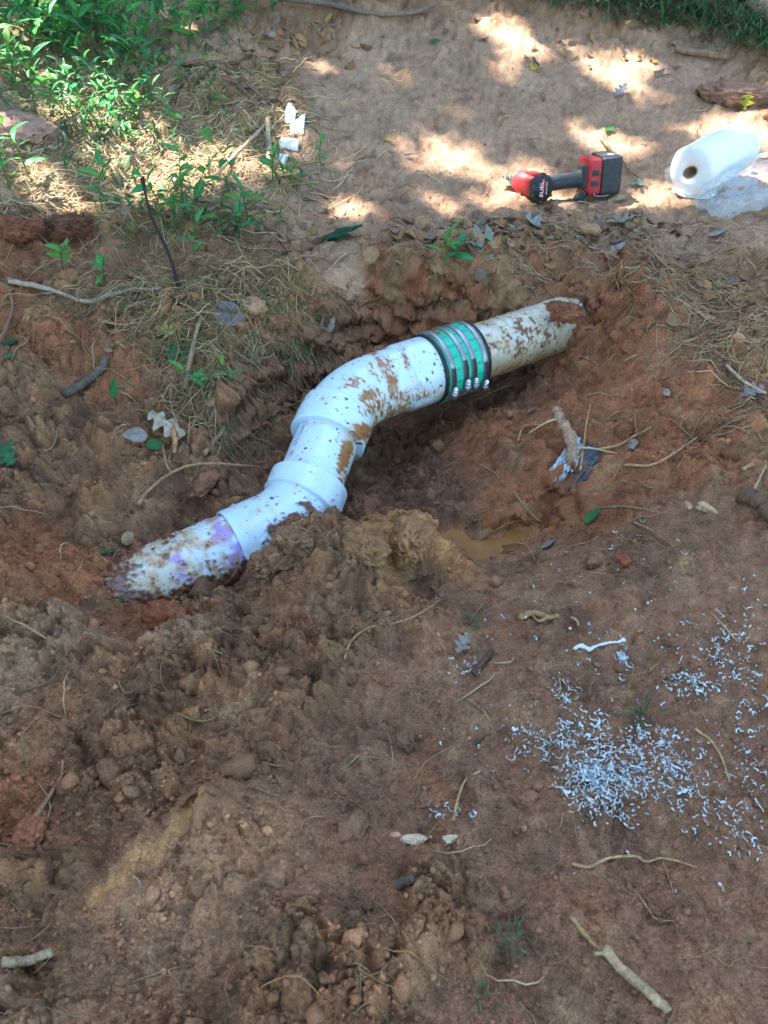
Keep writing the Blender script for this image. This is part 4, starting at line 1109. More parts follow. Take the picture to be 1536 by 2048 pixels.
def px_cloud(n, blobs):
    w = np.array([b[5] if len(b) > 5 else b[2] * b[3] for b in blobs], float); w /= w.sum()
    i = rng.choice(len(blobs), n, p=w); B_ = np.array([b[:5] for b in blobs])[i]
    du, dv = rng.normal(0, .5, n) * B_[:, 2], rng.normal(0, .5, n) * B_[:, 3]
    a = np.radians(B_[:, 4])
    return B_[:, 0] + du * np.cos(a) - dv * np.sin(a), B_[:, 1] + du * np.sin(a) + dv * np.cos(a)
# matted dead grass hanging over the left bank and in the sunlit patch
u, v = px_cloud(1500, [(430, 690, 170, 110, 20), (420, 790, 80, 70, 0), (560, 640, 70, 60, 30), (300, 590, 180, 60, 0), (480, 560, 140, 50, 0), (560, 620, 120, 60, 20)])
p = GV(u, v); n = len(p)
strands(p[:, 0], p[:, 1], rng.normal(-1.2, 1.0, n), rng.uniform(.03, .12, n), rng.normal(0, 1.6, n), rng.uniform(.0004, .0011, n), rng.uniform(.004, .022, n), pal(n, STRAW + [(.12, .16, .06), (.20, .20, .10)]), 'dead_grass')
u, v = px_cloud(2300, [(330, 360, 260, 100, 0), (200, 260, 260, 110, 0), (480, 300, 200, 90, 0), (480, 230, 160, 70, 0), (130, 400, 200, 60, 0), (450, 420, 160, 60, 0), (450, 160, 150, 60, 0)])
p = GV(u, v); n = len(p)
strands(p[:, 0], p[:, 1], rng.uniform(0, 6.28, n), rng.uniform(.04, .13, n), rng.normal(0, 1.2, n), rng.uniform(.0006, .0015, n), rng.uniform(.0005, .006, n), pal(n, STRAW + [(.52, .46, .34), (.16, .22, .08)]) * 1.25, 'dead_grass')  # straw colour brightened here to carry the sunlight of the patch
u, v = px_cloud(900, [(1120, 460, 260, 40, 0), (980, 530, 220, 60, 0), (1330, 540, 240, 80, 0), (1450, 640, 130, 120, 0), (1490, 780, 80, 140, 0), (960, 570, 60, 50, 0, 4000)])
p = GV(u, v); n = len(p)
strands(p[:, 0], p[:, 1], rng.uniform(0, 6.28, n), rng.uniform(.03, .10, n), rng.normal(0, 1.0, n), rng.uniform(.0005, .0013, n), rng.uniform(.001, .008, n), pal(n, STRAW), 'dead_straw')

# ------------------------------------------------------------------ leaf litter
def leaf_tpl(kind, nx=9, ny=5, fold=.25, curl=.3, seed=0):
    """unit leaf along +x, base at 0, with outline of the kind"""
    t = np.linspace(0, 1, nx); s_ = np.linspace(-1, 1, ny)
    if kind == 'lance': w = .15 * np.sin(PI * t ** .75) ** .9
    elif kind == 'ovate': w = .30 * np.sin(PI * t ** .8) ** .8
    elif kind == 'round': w = .45 * np.sin(PI * np.clip(t, .0, 1) ** .7) ** .55
    elif kind == 'oak': w = .30 * np.sin(PI * t ** .85) ** .6 * (1 + .55 * np.cos(t * 6.5 * PI)) * .8
    elif kind == 'maple': w = .50 * np.sin(PI * t ** .9) ** .7 * (1 + .75 * np.cos(t * 5 * PI + .6)) * .62
    T_, S_ = np.meshgrid(t, s_, indexing='ij')
    X = T_ + (.10 * np.abs(S_) if kind in ('maple', 'oak') else 0) * np.sin(PI * T_); Y = S_ * w[:, None]
    Z = fold * np.abs(Y) + curl * (T_ - .3) ** 2 * .5 + .05 * perlin(T_ * 3 + seed, S_ * 1.5 + seed * 3.1, seed)
    return np.stack([X, Y, Z], -1).reshape(-1, 3), grid_faces(nx, ny)
def place_leaf(V, p, nrm, heading, size, tilt=0.0, roll=0.0, lift=.002):
    n_ = np.array(nrm, float); a = np.array([math.cos(heading), math.sin(heading), 0.0]); a -= (a @ n_) * n_; a /= np.linalg.norm(a)
    b = np.cross(n_, a)
    a2 = a * math.cos(tilt) + n_ * math.sin(tilt); n2 = np.cross(a2, b)
    b2 = b * math.cos(roll) + n2 * math.sin(roll); n3 = np.cross(a2, b2)
    V = np.asarray(V) - [.5, 0, V[:, 2].min()]
    return np.asarray(p) + n_ * lift + size * (V[:, :1] * a2 + V[:, 1:2] * b2 + V[:, 2:3] * n3)
u, v = px_cloud(560, [(1120, 465, 240, 36, 0, 130), (1000, 490, 160, 40, 0, 60), (450, 160, 220, 90, 0, 90), (560, 80, 200, 60, 0, 60), (300, 420, 300, 70, 0, 60), (420, 640, 240, 90, 0, 50), (1460, 560, 140, 140, 0, 40), (1250, 90, 260, 60, 0, 40), (700, 490, 260, 50, 0, 30)])
p = GV(u, v); n = len(p); nm = NRM(p[:, 0], p[:, 1])
tp = [leaf_tpl(k, 6, 3, f, c, i) for i, (k, f, c) in enumerate([('ovate', .5, .9), ('ovate', -.6, -.6), ('lance', .6, .9), ('oak', .4, .8), ('round', -.5, .8)])]
parts_ = []; cols_ = []
lc = pal(n, [(.26, .22, .19), (.33, .27, .21), (.22, .16, .12), (.38, .29, .19), (.30, .20, .13), (.27, .26, .27)], .3)
lc = lc * np.array([.92, .80, .66])
for i in range(n):
    V, F = tp[rng.integers(0, 5)]
    V = place_leaf(V, p[i], nm[i], rng.uniform(0, 6.28), rng.uniform(.012, .042), rng.normal(0, .25), rng.normal(0, .35))
    parts_.append((V, F)); cols_.append(np.repeat(lc[i][None], len(V), 0))
V, F = join(*parts_)
tag(link('leaf_litter', mesh('leaf_litter', V, F, M['leaf_litter'], np.vstack(cols_))), kind='stuff')

# leaves one can pick out: u, v, length, kind, material, colour, heading (deg), fold, curl, label
GRN = (.035, .15, .05)
LEAVES = [
 (684, 476, .108, 'ovate', 'green', (.02, .10, .05), -8, .22, .25, 'large dark green oval leaf flat on the bank above the pit'),
 (18, 908, .062, 'oak', 'green', (.04, .16, .07), -60, .2, .3, 'green lobed oak leaf at the left picture edge'),
 (330, 858, .070, 'oak', 'leaf_litter', (.40, .36, .30), 170, -.3, -.3, 'pale crumpled dead leaf draped over a clod left of the pipe'),
 (268, 878, .045, 'ovate', 'leaf_litter', (.26, .26, .26), 200, .4, .5, 'grey dead leaf touching the pale crumpled one'),
 (1150, 1040, .040, 'oak', 'green', (.30, .22, .09), 170, .5, .5, 'half brown half green leaf on the right edge of the pit'),
 (1190, 1040, .036, 'ovate', 'green', (.05, .20, .06), 12, .5, .5, 'green pointed leaf beside the half brown leaf at the pit edge'),
 (1100, 1094, .030, 'ovate', 'leaf_litter', (.24, .23, .20), 0, .3, .2, 'grey leaf with a brown middle just right of the puddle'),
 (1490, 218, .040, 'maple', 'green', (.35, .38, .04), 60, .4, .4, 'yellow green leaf standing below the wide flat stone'),
 (1066, 140, .030, 'maple', 'green', (.55, .42, .03), 20, .3, .3, 'small bright yellow leaf on the sunlit bare soil'),
 (1240, 188, .050, 'oak', 'leaf_litter', (.30, .32, .38), 50, .5, .8, 'curled blue grey leaf on the upper right soil'),
 (1428, 206, .055, 'oak', 'leaf_litter', (.30, .32, .36), 100, .5, .8, 'curled blue grey leaf touching the wide flat stone'),
 (869, 87, .036, 'ovate', 'green', (.04, .20, .05), -15, .3, .3, 'small green leaf alone at the top of the bare soil'),
 (1219, 262, .030, 'ovate', 'green', (.05, .22, .06), 30, .4, .4, 'small green leaf at the head of the long forked twig'),
 (1276, 372, .040, 'maple', 'green', (.20, .32, .22), 170, .3, .4, 'pale green lobed leaf between the wrench and the paper roll'),
 (960, 487, .065, 'maple', 'leaf_litter', (.24, .30, .27), 10, .3, .4, 'grey green lobed leaf at the bank edge above the pipe'),
 (1065, 455, .060, 'maple', 'leaf_litter', (.28, .31, .31), 160, .5, .8, 'blue grey curled leaf in the leaf band below the wrench'),
 (1240, 447, .060, 'oak', 'leaf_litter', (.30, .29, .27), -20, .6, .9, 'grey folded leaf right of the flat brown stone'),
 (1236, 502, .040, 'ovate', 'leaf_litter', (.30, .31, .33), 30, .4, .6, 'grey leaf beside the pale straight twig on the bank'),
 (1433, 474, .036, 'ovate', 'leaf_litter', (.28, .28, .28), -5, .3, .3, 'lone grey leaf on the bank below the plastic bag'),
 (460, 636, .062, 'round', 'leaf_litter', (.17, .17, .18), 5, .15, .1, 'dark grey wet leaf lying beside the tan stone'),
 (648, 645, .060, 'ovate', 'leaf_litter', (.33, .29, .24), 115, .6, .6, 'long grey brown leaf hanging on the bank wall behind the bend'),
 (300, 642, .050, 'maple', 'green', (.34, .32, .06), 70, .4, .6, 'yellow green dying leaf among the dead grass'),
 (335, 668, .050, 'oak', 'leaf_litter', (.36, .31, .12), -30, .4, .6, 'mottled yellow brown leaf right of the dying leaf'),
 (350, 708, .040, 'ovate', 'green', GRN, 80, .3, .3, 'small bright green leaf under the mottled yellow leaf'),
 (371, 712, .038, 'lance', 'green', GRN, 70, .3, .3, 'narrow green leaf next to the small bright green one'),
 (231, 790, .042, 'lance', 'green', (.04, .24, .06), 88, .2, .3, 'upright narrow green leaf below the dark curved stick'),
 (310, 897, .034, 'ovate', 'green', (.05, .18, .06), 20, .4, .3, 'green leaf with pale edge below the crumpled dead leaf'),
 (22, 692, .034, 'ovate', 'green', (.05, .16, .07), 60, .4, .3, 'upper green leaf at the left edge below the thin root'),
 (24, 715, .034, 'lance', 'green', (.05, .18, .07), 50, .4, .3, 'lower green leaf at the left edge below the thin root'),
 (1268, 893, .030, 'ovate', 'leaf_litter', (.33, .30, .31), 80, .3, .3, 'mauve grey leaf on the red slope right of the root stub'),
 (1065, 828, .020, 'ovate', 'leaf_litter', (.30, .24, .20), -20, .4, .5, 'small brown leaf in the red pit wall'),
 (1018, 373, .050, 'oak', 'leaf_litter', (.42, .36, .20), 15, .3, .3, 'pale tan leaf under the nose of the wrench'),
 (1060, 414, .030, 'lance', 'leaf_litter', (.45, .38, .12), 10, .5, .6, 'thin yellow leaf on the soil below the wrench badge'),
 (1240, 402, .070, 'lance', 'leaf_litter', (.40, .33, .20), 12, .5, .5, 'long dry tan leaf right of the wrench battery'),
 (922, 1297, .036, 'oak', 'leaf_litter', (.27, .26, .25), 60, .6, .9, 'crumpled grey leaf on the smooth soil below the puddle'),
 (380, 132, .070, 'oak', 'leaf_litter', (.36, .22, .15), -20, .4, .6, 'reddish brown dead leaf in the litter right of the green plants'),
 (330, 125, .060, 'ovate', 'green', (.10, .20, .05), -30, .3, .4, 'olive green broad leaf at the edge of the plant patch'),
 (345, 60, .060, 'oak', 'leaf_litter', (.34, .20, .10), 80, .6, .9, 'rusty hanging dead leaf in front of the green plants'),
 (1500, 790, .045, 'oak', 'leaf_litter', (.27, .26, .28), 20, .5, .8, 'grey curled leaf at the right edge beside the broken stick'),
 (1330, 790, .025, 'ovate', 'leaf_litter', (.34, .30, .26), 120, .5, .6, 'small pale curled leaf on the right slope'),
 (206, 1112, .040, 'lance', 'green', (.10, .14, .06), 28, .5, .5, 'olive narrow leaf just above the half buried pipe'),
 (600, 84, .036, 'ovate', 'leaf_litter', (.45, .24, .16), -40, .4, .5, 'pinkish dead leaf high on the left of the bare soil'),
 (660, 40, .034, 'ovate', 'leaf_litter', (.40, .30, .08), 50, .4, .5, 'yellow brown leaf under the fallen branch at the top'),
 (775, 283, .025, 'ovate', 'leaf_litter', (.42, .32, .08), 10, .4, .4, 'tiny yellow leaf in the middle of the upper bank'),
 (820, 317, .035, 'lance', 'leaf_litter', (.20, .18, .18), 10, .5, .5, 'dark dead leaf left of the bright sun spot'),
]
for i, (u, v, size, kind, mt, colr, hdg, fold, curl, label) in enumerate(LEAVES):
    q = G(u, v); nm_ = NRM(q[0], q[1], .03)
    V, F = leaf_tpl(kind, 21, 9, fold, curl, i + 1)
    c = np.array(colr)[None] * (1 + .22 * perlin(V[:, 0] * 6 + i, V[:, 1] * 9, 7 + i))[:, None] * (1 - .25 * np.exp(-(V[:, 1] / .02) ** 2) * -1)[:, None]
    up_ = 'upright' in label or 'standing' in label
    V = place_leaf(V, q, nm_, math.radians(hdg), size, (.9 if up_ else .05), 0, size * .45 if up_ else .004)
    o = solo('dead_leaf' if mt == 'leaf_litter' else 'green_leaf', V, F, M[mt], label, 'leaf', c * (np.array([.95, .86, .76]) if mt == 'leaf_litter' else 1.0), base=q)

# ------------------------------------------------------------------ sticks, twigs and roots one can pick out
PALE = (.46, .37, .27); BLCH = (.46, .42, .36); DK = (.10, .075, .06); ROOTC = (.45, .29, .18); MIDC = (.30, .22, .16); TANR = (.52, .38, .22)
STICKS = [ # name, px points, radius, colour, lift, label, category, [side twig px]
 ('branch', [(20, 572), (100, 587), (175, 613), (215, 605), (262, 588), (322, 590)], .0060, BLCH, .004, 'bleached kinked branch lying on the left bank', 'branch', [(215, 605), (240, 580), (300, 575)]),
 ('stick', [(134, 797), (172, 778), (205, 748), (216, 724)], .0100, (.15, .13, .12), .003, 'thick dark curved stick stuck in the left slope', 'stick', None),
 ('root', [(278, 1018), (300, 992), (345, 958), (400, 941), (470, 938), (537, 945)], .0042, ROOTC, .006, 'pale forked root running into the lower bend from the left', 'root', [(345, 958), (335, 935), (328, 900)]),
 ('root', [(690, 725), (697, 680), (705, 640), (716, 605), (727, 583)], .0038, ROOTC, .004, 'wavy pale root hanging down the bank behind the upper bend', 'root', [(697, 680), (680, 695), (662, 705)]),
 ('root', [(722, 640), (730, 668), (740, 700)], .0034, ROOTC, .004, 'short pale root beside the wavy one above the bend', 'root', None),
 ('stick', [(1348, 110), (1400, 118), (1456, 127)], .0130, (.30, .22, .17), .006, 'thick straight brown stick on the upper right bank', 'stick', None),
 ('log', [(1482, 0), (1512, 38), (1550, 66)], .034, (.33, .27, .23), .012, 'mossy log end at the top right corner', 'log', None),
 ('branch', [(560, 8), (640, 18), (715, 33), (770, 42), (830, 34), (870, 22)], .0110, (.24, .21, .19), .006, 'long grey fallen branch across the top of the picture', 'branch', [(640, 18), (690, 8), (760, -10)]),
 ('twig', [(1198, 283), (1222, 312), (1245, 330), (1262, 352), (1280, 364)], .0046, (.38, .29, .19), .006, 'forked crooked twig between the wrench and the paper roll', 'twig', [(1222, 312), (1212, 290), (1205, 262)]),
 ('twig', [(1158, 494), (1196, 506), (1236, 523)], .0038, PALE, .004, 'pale straight twig on the bank below the leaf band', 'twig', None),
 ('twig', [(1294, 500), (1315, 525), (1342, 551)], .0040, (.40, .30, .22), .004, 'light brown twig slanting on the bank right of the pipe end', 'twig', None),
 ('twig', [(1217, 540), (1228, 568), (1234, 600)], .0034, (.33, .24, .18), .006, 'short twig pointing down at the end of the old pipe', 'twig', None),
 ('root', [(1246, 938), (1300, 937), (1348, 914), (1392, 882)], .0032, TANR, .005, 'long pale root bowed across the right slope', 'root', None),
 ('root', [(1190, 910), (1235, 897), (1262, 882), (1300, 862)], .0028, TANR, .006, 'thin pale root crossing the slope above the bowed one', 'root', None),
 ('log', [(1478, 1002), (1508, 1028), (1555, 1062)], .0150, (.15, .10, .075), .006, 'dark log end at the right edge of the slope', 'log', None),
 ('wood_chip', [(1477, 1000), (1479, 1018)], .0060, (.62, .52, .38), .004, 'cream wood chip against the dark log end', 'wood chip', None),
 ('twig', [(1503, 988), (1514, 968), (1528, 938)], .0030, PALE, .004, 'pale upright twig above the dark log end', 'twig', None),
 ('wood_chip', [(1480, 948), (1504, 934)], .0045, TANR, .003, 'tan broken chip of wood on the right slope', 'wood chip', None),
 ('root', [(1038, 1242), (1065, 1233), (1095, 1240), (1114, 1238)], .0060, (.42, .29, .17), .003, 'knotted tan root lump on the smooth soil under the puddle', 'root', [(1095, 1240), (1075, 1250), (1060, 1228)]),
 ('root', [(1140, 1240), (1152, 1247), (1155, 1258)], .0026, TANR, .003, 'small hooked root right of the knotted root lump', 'root', None),
 ('root', [(688, 1325), (703, 1290), (740, 1264), (800, 1252), (845, 1232), (880, 1208)], .0022, ROOTC, .005, 'thin root wandering over the soil below the ochre mud', 'root', None),
 ('stick', [(945, 1357), (962, 1332), (982, 1308)], .0052, (.13, .085, .065), .003, 'short dark stick on the smooth soil below the crumpled grey leaf', 'stick', None),
 ('root', [(905, 1645), (916, 1600), (930, 1565), (958, 1547)], .0022, TANR, .004, 'thin pale root standing out of the smooth foreground soil', 'root', None),
 ('twig', [(1388, 1462), (1418, 1490), (1440, 1525), (1456, 1570)], .0022, TANR, .003, 'thin pale bent twig among the white shavings', 'twig', None),
 ('root', [(1143, 1732), (1175, 1738), (1215, 1722), (1265, 1717), (1290, 1728), (1330, 1720), (1390, 1740)], .0024, TANR, .003, 'wavy pale root lying across the lower right soil', 'root', None),
 ('stick', [(1140, 1838), (1165, 1872), (1200, 1908)], .0030, (.45, .32, .18), .005, 'thin splintered stick piece in the lower right corner', 'stick', None),
 ('stick', [(1200, 1905), (1245, 1948), (1290, 1990), (1330, 2025)], .0064, (.46, .37, .25), .005, 'thick broken stick with a yellow splintered end at the bottom right', 'stick', [(1225, 1930), (1205, 1915), (1185, 1912)]),
 ('twig', [(1273, 1790), (1295, 1828), (1310, 1842), (1345, 1848)], .0013, (.42, .29, .18), .004, 'hair thin bent twig above the broken stick', 'twig', None),
 ('stick', [(797, 1779), (812, 1770), (828, 1764)], .0062, (.17, .15, .14), .002, 'stubby grey stick on the crumbly foreground soil', 'stick', None),
 ('root', [(72, 1645), (105, 1600), (126, 1560), (130, 1528)], .0032, (.36, .24, .16), .004, 'bent brown root on the near left heap', 'root', None),
 ('stick', [(15, 1932), (65, 1930), (110, 1914)], .0058, (.45, .37, .27), .004, 'pale stubby stick at the lower left corner', 'stick', None),
 ('stick', [(540, 338), (538, 290), (536, 248)], .0085, (.46, .40, .32), .010, 'pale bare stick standing beside the white shards', 'stick', None),
 ('stick', [(372, 795), (384, 735), (395, 680), (404, 652)], .0052, (.34, .27, .20), .012, 'brown stem hanging straight down the left bank', 'stick', None),
 ('stick', [(410, 915), (436, 882), (456, 858)], .0058, (.38, .28, .19), .005, 'short pale stub poking up left of the upper bend', 'stick', None),
 ('root', [(346, 862), (352, 890), (352, 920)], .0072, (.44, .28, .17), .006, 'carrot shaped pale root below the crumpled dead leaf', 'root', None),
 ('root', [(0, 692), (22, 655), (28, 615), (16, 578)], .0046, (.30, .21, .16), .005, 'dark curved root at the left edge', 'root', None),
 ('twig', [(472, 490), (490, 522), (520, 552)], .0038, (.33, .26, .21), .004, 'grey twig slanting down behind the tan stone', 'twig', None),
 ('stick', [(432, 366), (480, 318), (530, 264)], .0060, (.50, .42, .32), .012, 'slanting pale stick in the sunlit dead grass', 'stick', None),
 ('twig', [(495, 176), (530, 205), (547, 224), (525, 245)], .0042, (.30, .25, .21), .006, 'crooked grey twig above the white shards', 'twig', [(530, 205), (500, 228), (465, 230)]),
 ('twig', [(432, 148), (478, 180), (512, 212)], .0046, (.28, .22, .18), .006, 'brown twig in the litter right of the plant patch', 'twig', None),
 ('twig', [(588, 521), (640, 519), (668, 530)], .0030, (.34, .26, .20), .004, 'thin twig on the bank left of the large green leaf', 'twig', None),
 ('stick', [(1448, 742), (1488, 772), (1528, 798)], .0042, (.52, .43, .32), .005, 'pale split stick at the right edge above the slope', 'stick', None),
 ('twig', [(950, 442), (1010, 441), (1062, 430)], .0036, (.17, .14, .12), .003, 'dark thin twig lying along the bank below the wrench', 'twig', None),
 ('twig', [(793, 528), (806, 545), (822, 562)], .0034, (.34, .26, .20), .004, 'small twig at the bank lip above the coupling', 'twig', None),
 ('root', [(935, 600), (944, 565), (942, 532)], .0030, (.36, .27, .19), .006, 'left one of the roots hanging over the lip by the old pipe', 'root', None),
 ('root', [(975, 622), (984, 585), (995, 552), (1000, 530)], .0034, (.36, .27, .19), .006, 'right one of the roots hanging over the lip by the old pipe', 'root', None),
 ('root', [(1156, 960), (1164, 905), (1170, 860), (1178, 820)], .0026, TANR, .012, 'thin pale root upright beside the root stub', 'root', None),
 ('root', [(1035, 890), (1046, 862), (1080, 858), (1120, 846)], .0022, TANR, .008, 'forked thin pale root in the red wall left of the stub', 'root', None),
 ('twig', [(1025, 995), (1052, 1030), (1080, 1055)], .0034, (.36, .25, .16), .008, 'stick propped across the top of the puddle', 'twig', None),
 ('twig', [(930, 1112), (985, 1078), (1030, 1058), (1082, 1055)], .0026, (.30, .17, .07), .012, 'muddy twig arching over the puddle', 'twig', None),
 ('twig', [(1000, 1098), (1035, 1092), (1052, 1100), (1070, 1126)], .0020, (.45, .30, .15), .005, 'pale bent twig at the right shore of the puddle', 'twig', None),
 ('twig', [(1145, 1005), (1190, 1018), (1250, 1022), (1330, 1032)], .0022, (.30, .22, .16), .003, 'dark thin twig lying along the right slope', 'twig', None),
 ('twig', [(1265, 1048), (1305, 1070), (1345, 1098)], .0024, (.34, .24, .16), .003, 'brown twig on the soil above the rounded red clod', 'twig', None),
 ('twig', [(1128, 560), (1160, 545), (1200, 552)], .0034, (.27, .20, .16), .006, 'twig caught on the lip above the old pipe', 'twig', None),
 ('twig', [(500, 745), (540, 770), (575, 805)], .0026, (.36, .27, .18), .006, 'thin root left of the upper bend', 'root', None),
]
for i, (name, px, r, colr, lift, label, cat, sidepx) in enumerate(STICKS):
    def path(px, n, lf):
        pts = np.array([G(u, v) for u, v in px]); pts[:, 2] += r * .6 + lf
        q = spline(pts, n)
        j = rng.normal(0, 1, (n, 3)); j = (j + np.roll(j, 1, 0) + np.roll(j, -1, 0)) / 3
        q += j * r * .14
        return q
    n = max(10, int(8 * len(px)))
    q = path(px, n, lift)
    t = np.linspace(0, 1, n)
    rad = r * .82 * (1 - .45 * t if name in ('twig', 'root', 'branch') else 1 - .12 * t) * (1 + .05 * np.sin(t * 17 + i))
    V, F = tube(q, rad, 10 if r > .005 else 7, rough=.05, seed=i)
    c = np.array(colr)[None] * (1 + .28 * noise3(V, 90, i) + .2 * noise3(V, 330, i + 40))[:, None]
    o = solo(name, V, F, M['bark'], label, cat, np.clip(c * np.array([.80, .70, .58]), .01, .9), base=q[0])
    if sidepx:
        q2 = path(sidepx, 12, lift); q2[0] = q[np.argmin(((q - q2[0]) ** 2).sum(1))]
        V, F = tube(q2, r * .55 * (1 - .5 * np.linspace(0, 1, 12)), 7, rough=.14, seed=i + 50)
        part('side_twig' if name != 'root' else 'side_root', V, F, M['bark'], o, np.array(colr) * np.array([.78, .68, .56]))
# the dark twig standing upright at the left
b0 = G(366, 614); tpx = P(283, 357, d=PROJ(b0)[2] + .12)
q = spline([b0 - [0, 0, .02], b0 * .66 + tpx * .34 + [.006, 0, 0], b0 * .33 + tpx * .67 + [-.004, 0, 0], tpx], 26)
tw = thing('upright_twig', 'thin dark twig standing upright on the left bank', 'twig', b0)
part('stem', *tube(q, np.linspace(.0036, .0026, 26), 8, rough=.12, seed=3), M['bark'], tw, np.array((.035, .022, .018)))
part('fork', *tube(spline([q[22], q[24] + [.003, 0, .003], tpx + [.005, 0, .004]], 8), .0022, 7), M['bark'], tw, np.array((.035, .022, .018)))
# root stub and torn plastic in the right wall
r0 = G(1150, 955)
top = P(1112, 815, d=PROJ(r0)[2] + .06)
q = spline([r0 - [0, 0, .03], r0 * .6 + top * .4 + [.004, 0, .012], r0 * .25 + top * .75 + [-.003, 0, .01], top], 30)
stub = thing('root_stub', 'thick flaky root stub standing out of the red wall by the torn plastic', 'root', r0)
V, F = tube(q, np.linspace(.0115, .0065, 30) * (1 + .18 * np.sin(np.arange(30) * 1.3)), 14, rough=.28, seed=8)
part('root', V, F, M['bark'], stub, np.clip(np.array((.36, .22, .14))[None] * (1 + .35 * noise3(V, 110, 71))[:, None], .01, .9))
part('side_root', *tube(spline([q[8], q[8] + [.03, -.012, .010], q[8] + [.075, -.02, .004]], 12), np.linspace(.0024, .0012, 12), 7), M['bark'], stub, np.array(TANR))
part('side_root', *tube(spline([q[20], q[20] + [-.025, -.01, -.002], q[20] + [-.055, -.015, -.022]], 12), np.linspace(.0022, .0010, 12), 7), M['bark'], stub, np.array(TANR))
def sheet(px4, name, colr, label, cat, mt, seed, amp=.012, n=26, lift=.006, parent=None):
    a, b, c, d = [G(u, v) + [0, 0, lift] for u, v in px4]
    s_, t_ = np.meshgrid(np.linspace(0, 1, n), np.linspace(0, 1, n), indexing='ij')
    V = (1 - s_)[..., None] * ((1 - t_)[..., None] * a + t_[..., None] * b) + s_[..., None] * ((1 - t_)[..., None] * d + t_[..., None] * c)
    V = V.reshape(-1, 3)
    k = np.abs(fbm(s_.ravel() * 2.6 + seed, t_.ravel() * 2.6, seed, 4))
    edge = .10 * fbm(s_.ravel() * 5 + seed, t_.ravel() * 5, seed + 9, 3)
    ctr = V.mean(0); V = ctr + (V - ctr) * (1 + edge)[:, None]
    V[:, 2] += amp * (k - .3) ; V[:, 1] -= amp * .8 * k
    V[:, 2] = np.maximum(V[:, 2], H(V[:, 0], V[:, 1]) + .001)
    c_ = np.clip(np.array(colr)[None] * (1 + .25 * fbm(s_.ravel() * 4, t_.ravel() * 4, seed + 3, 3))[:, None], .01, .85)
    V2 = V - [0, .0006, .0008]
    F = np.vstack([grid_faces(n, n), grid_faces(n, n, off=n * n)[:, ::-1]])
    return solo(name, np.vstack([V, V2]), F, M[mt], label, cat, np.vstack([c_, c_]))
sheet([(1090, 950), (1120, 985), (1165, 905), (1150, 872)], 'plastic_scrap', (.50, .60, .64), 'torn pale blue plastic sheet buried behind the root stub', 'plastic scrap', 'shaving', 61, .02)
sheet([(1128, 985), (1165, 975), (1200, 905), (1172, 890)], 'plastic_scrap', (.12, .14, .16), 'dark grey plastic piece right of the torn pale sheet', 'plastic scrap', 'leaf_litter', 62, .015)
# white shards by the sunlit grass
def shard(px4, label, seed, hgt):
    a, b, c, d = [G(u, v) for u, v in px4]
    n = 14
    s_, t_ = np.meshgrid(np.linspace(0, 1, n), np.linspace(0, 1, n), indexing='ij')
    V = (1 - s_)[..., None] * ((1 - t_)[..., None] * a + t_[..., None] * b) + s_[..., None] * ((1 - t_)[..., None] * d + t_[..., None] * c)
    V[..., 2] += .004 + hgt * np.sin(PI * t_) + .05 * hgt * perlin(s_ * 4 + seed, t_ * 4, seed)
    V = V.reshape(-1, 3); V[:, :2] += .004 * np.stack([perlin(s_.ravel() * 5, t_.ravel() * 5 + seed, seed), perlin(s_.ravel() * 5 + 9, t_.ravel() * 5, seed)], 1)
    F = np.vstack([grid_faces(n, n), grid_faces(n, n, off=n * n)[:, ::-1]])
    e = []
    rim = [i * n for i in range(n)] + [(n - 1) * n + j for j in range(1, n)] + [i * n + n - 1 for i in range(n - 2, -1, -1)] + list(range(n - 2, 0, -1))
    for p_, q_ in zip(rim, rim[1:] + rim[:1]): e.append([p_, q_, q_ + n * n, p_ + n * n])
    return solo('pipe_shard', np.vstack([V, V - [0, 0, .003]]), np.vstack([F, np.array(e)]), M['pvc'], label, 'shard', np.array([.70, .74, .74]), group='white shards by the sunlit grass')
shard([(568, 248), (583, 210), (598, 235), (590, 252)], 'topmost and largest curved white shard beside the pale bare stick', 1, .018)
shard([(582, 274), (584, 252), (612, 228), (608, 272)], 'torn white shard just under the topmost one', 2, .014)
shard([(562, 300), (566, 284), (598, 286), (597, 304)], 'flat bent white shard above the lowest one', 3, .014)
shard([(552, 330), (556, 316), (584, 318), (572, 332)], 'lowest hollow white shard at the foot of the pale stick', 4, .012)
# peeled bark flakes in the near soil
for i, (u, v, s_, lb) in enumerate([(822, 1682, .030, 'longest white peeled bark flake in the near soil'), (862, 1676, .014, 'middle white bark flake of the row in the near soil'), (900, 1682, .022, 'right end white bark flake of the row in the near soil'), (790, 1672, .018, 'pinkish bark flake left of the longest white one')]):
    clod('bark_flake', u, v, (s_, s_ * .45, s_ * .2), (.62, .55, .44) if i < 3 else (.50, .33, .26), lb, 'bark', seed=80 + i, flat=.2, sink=.2, rot=.1)

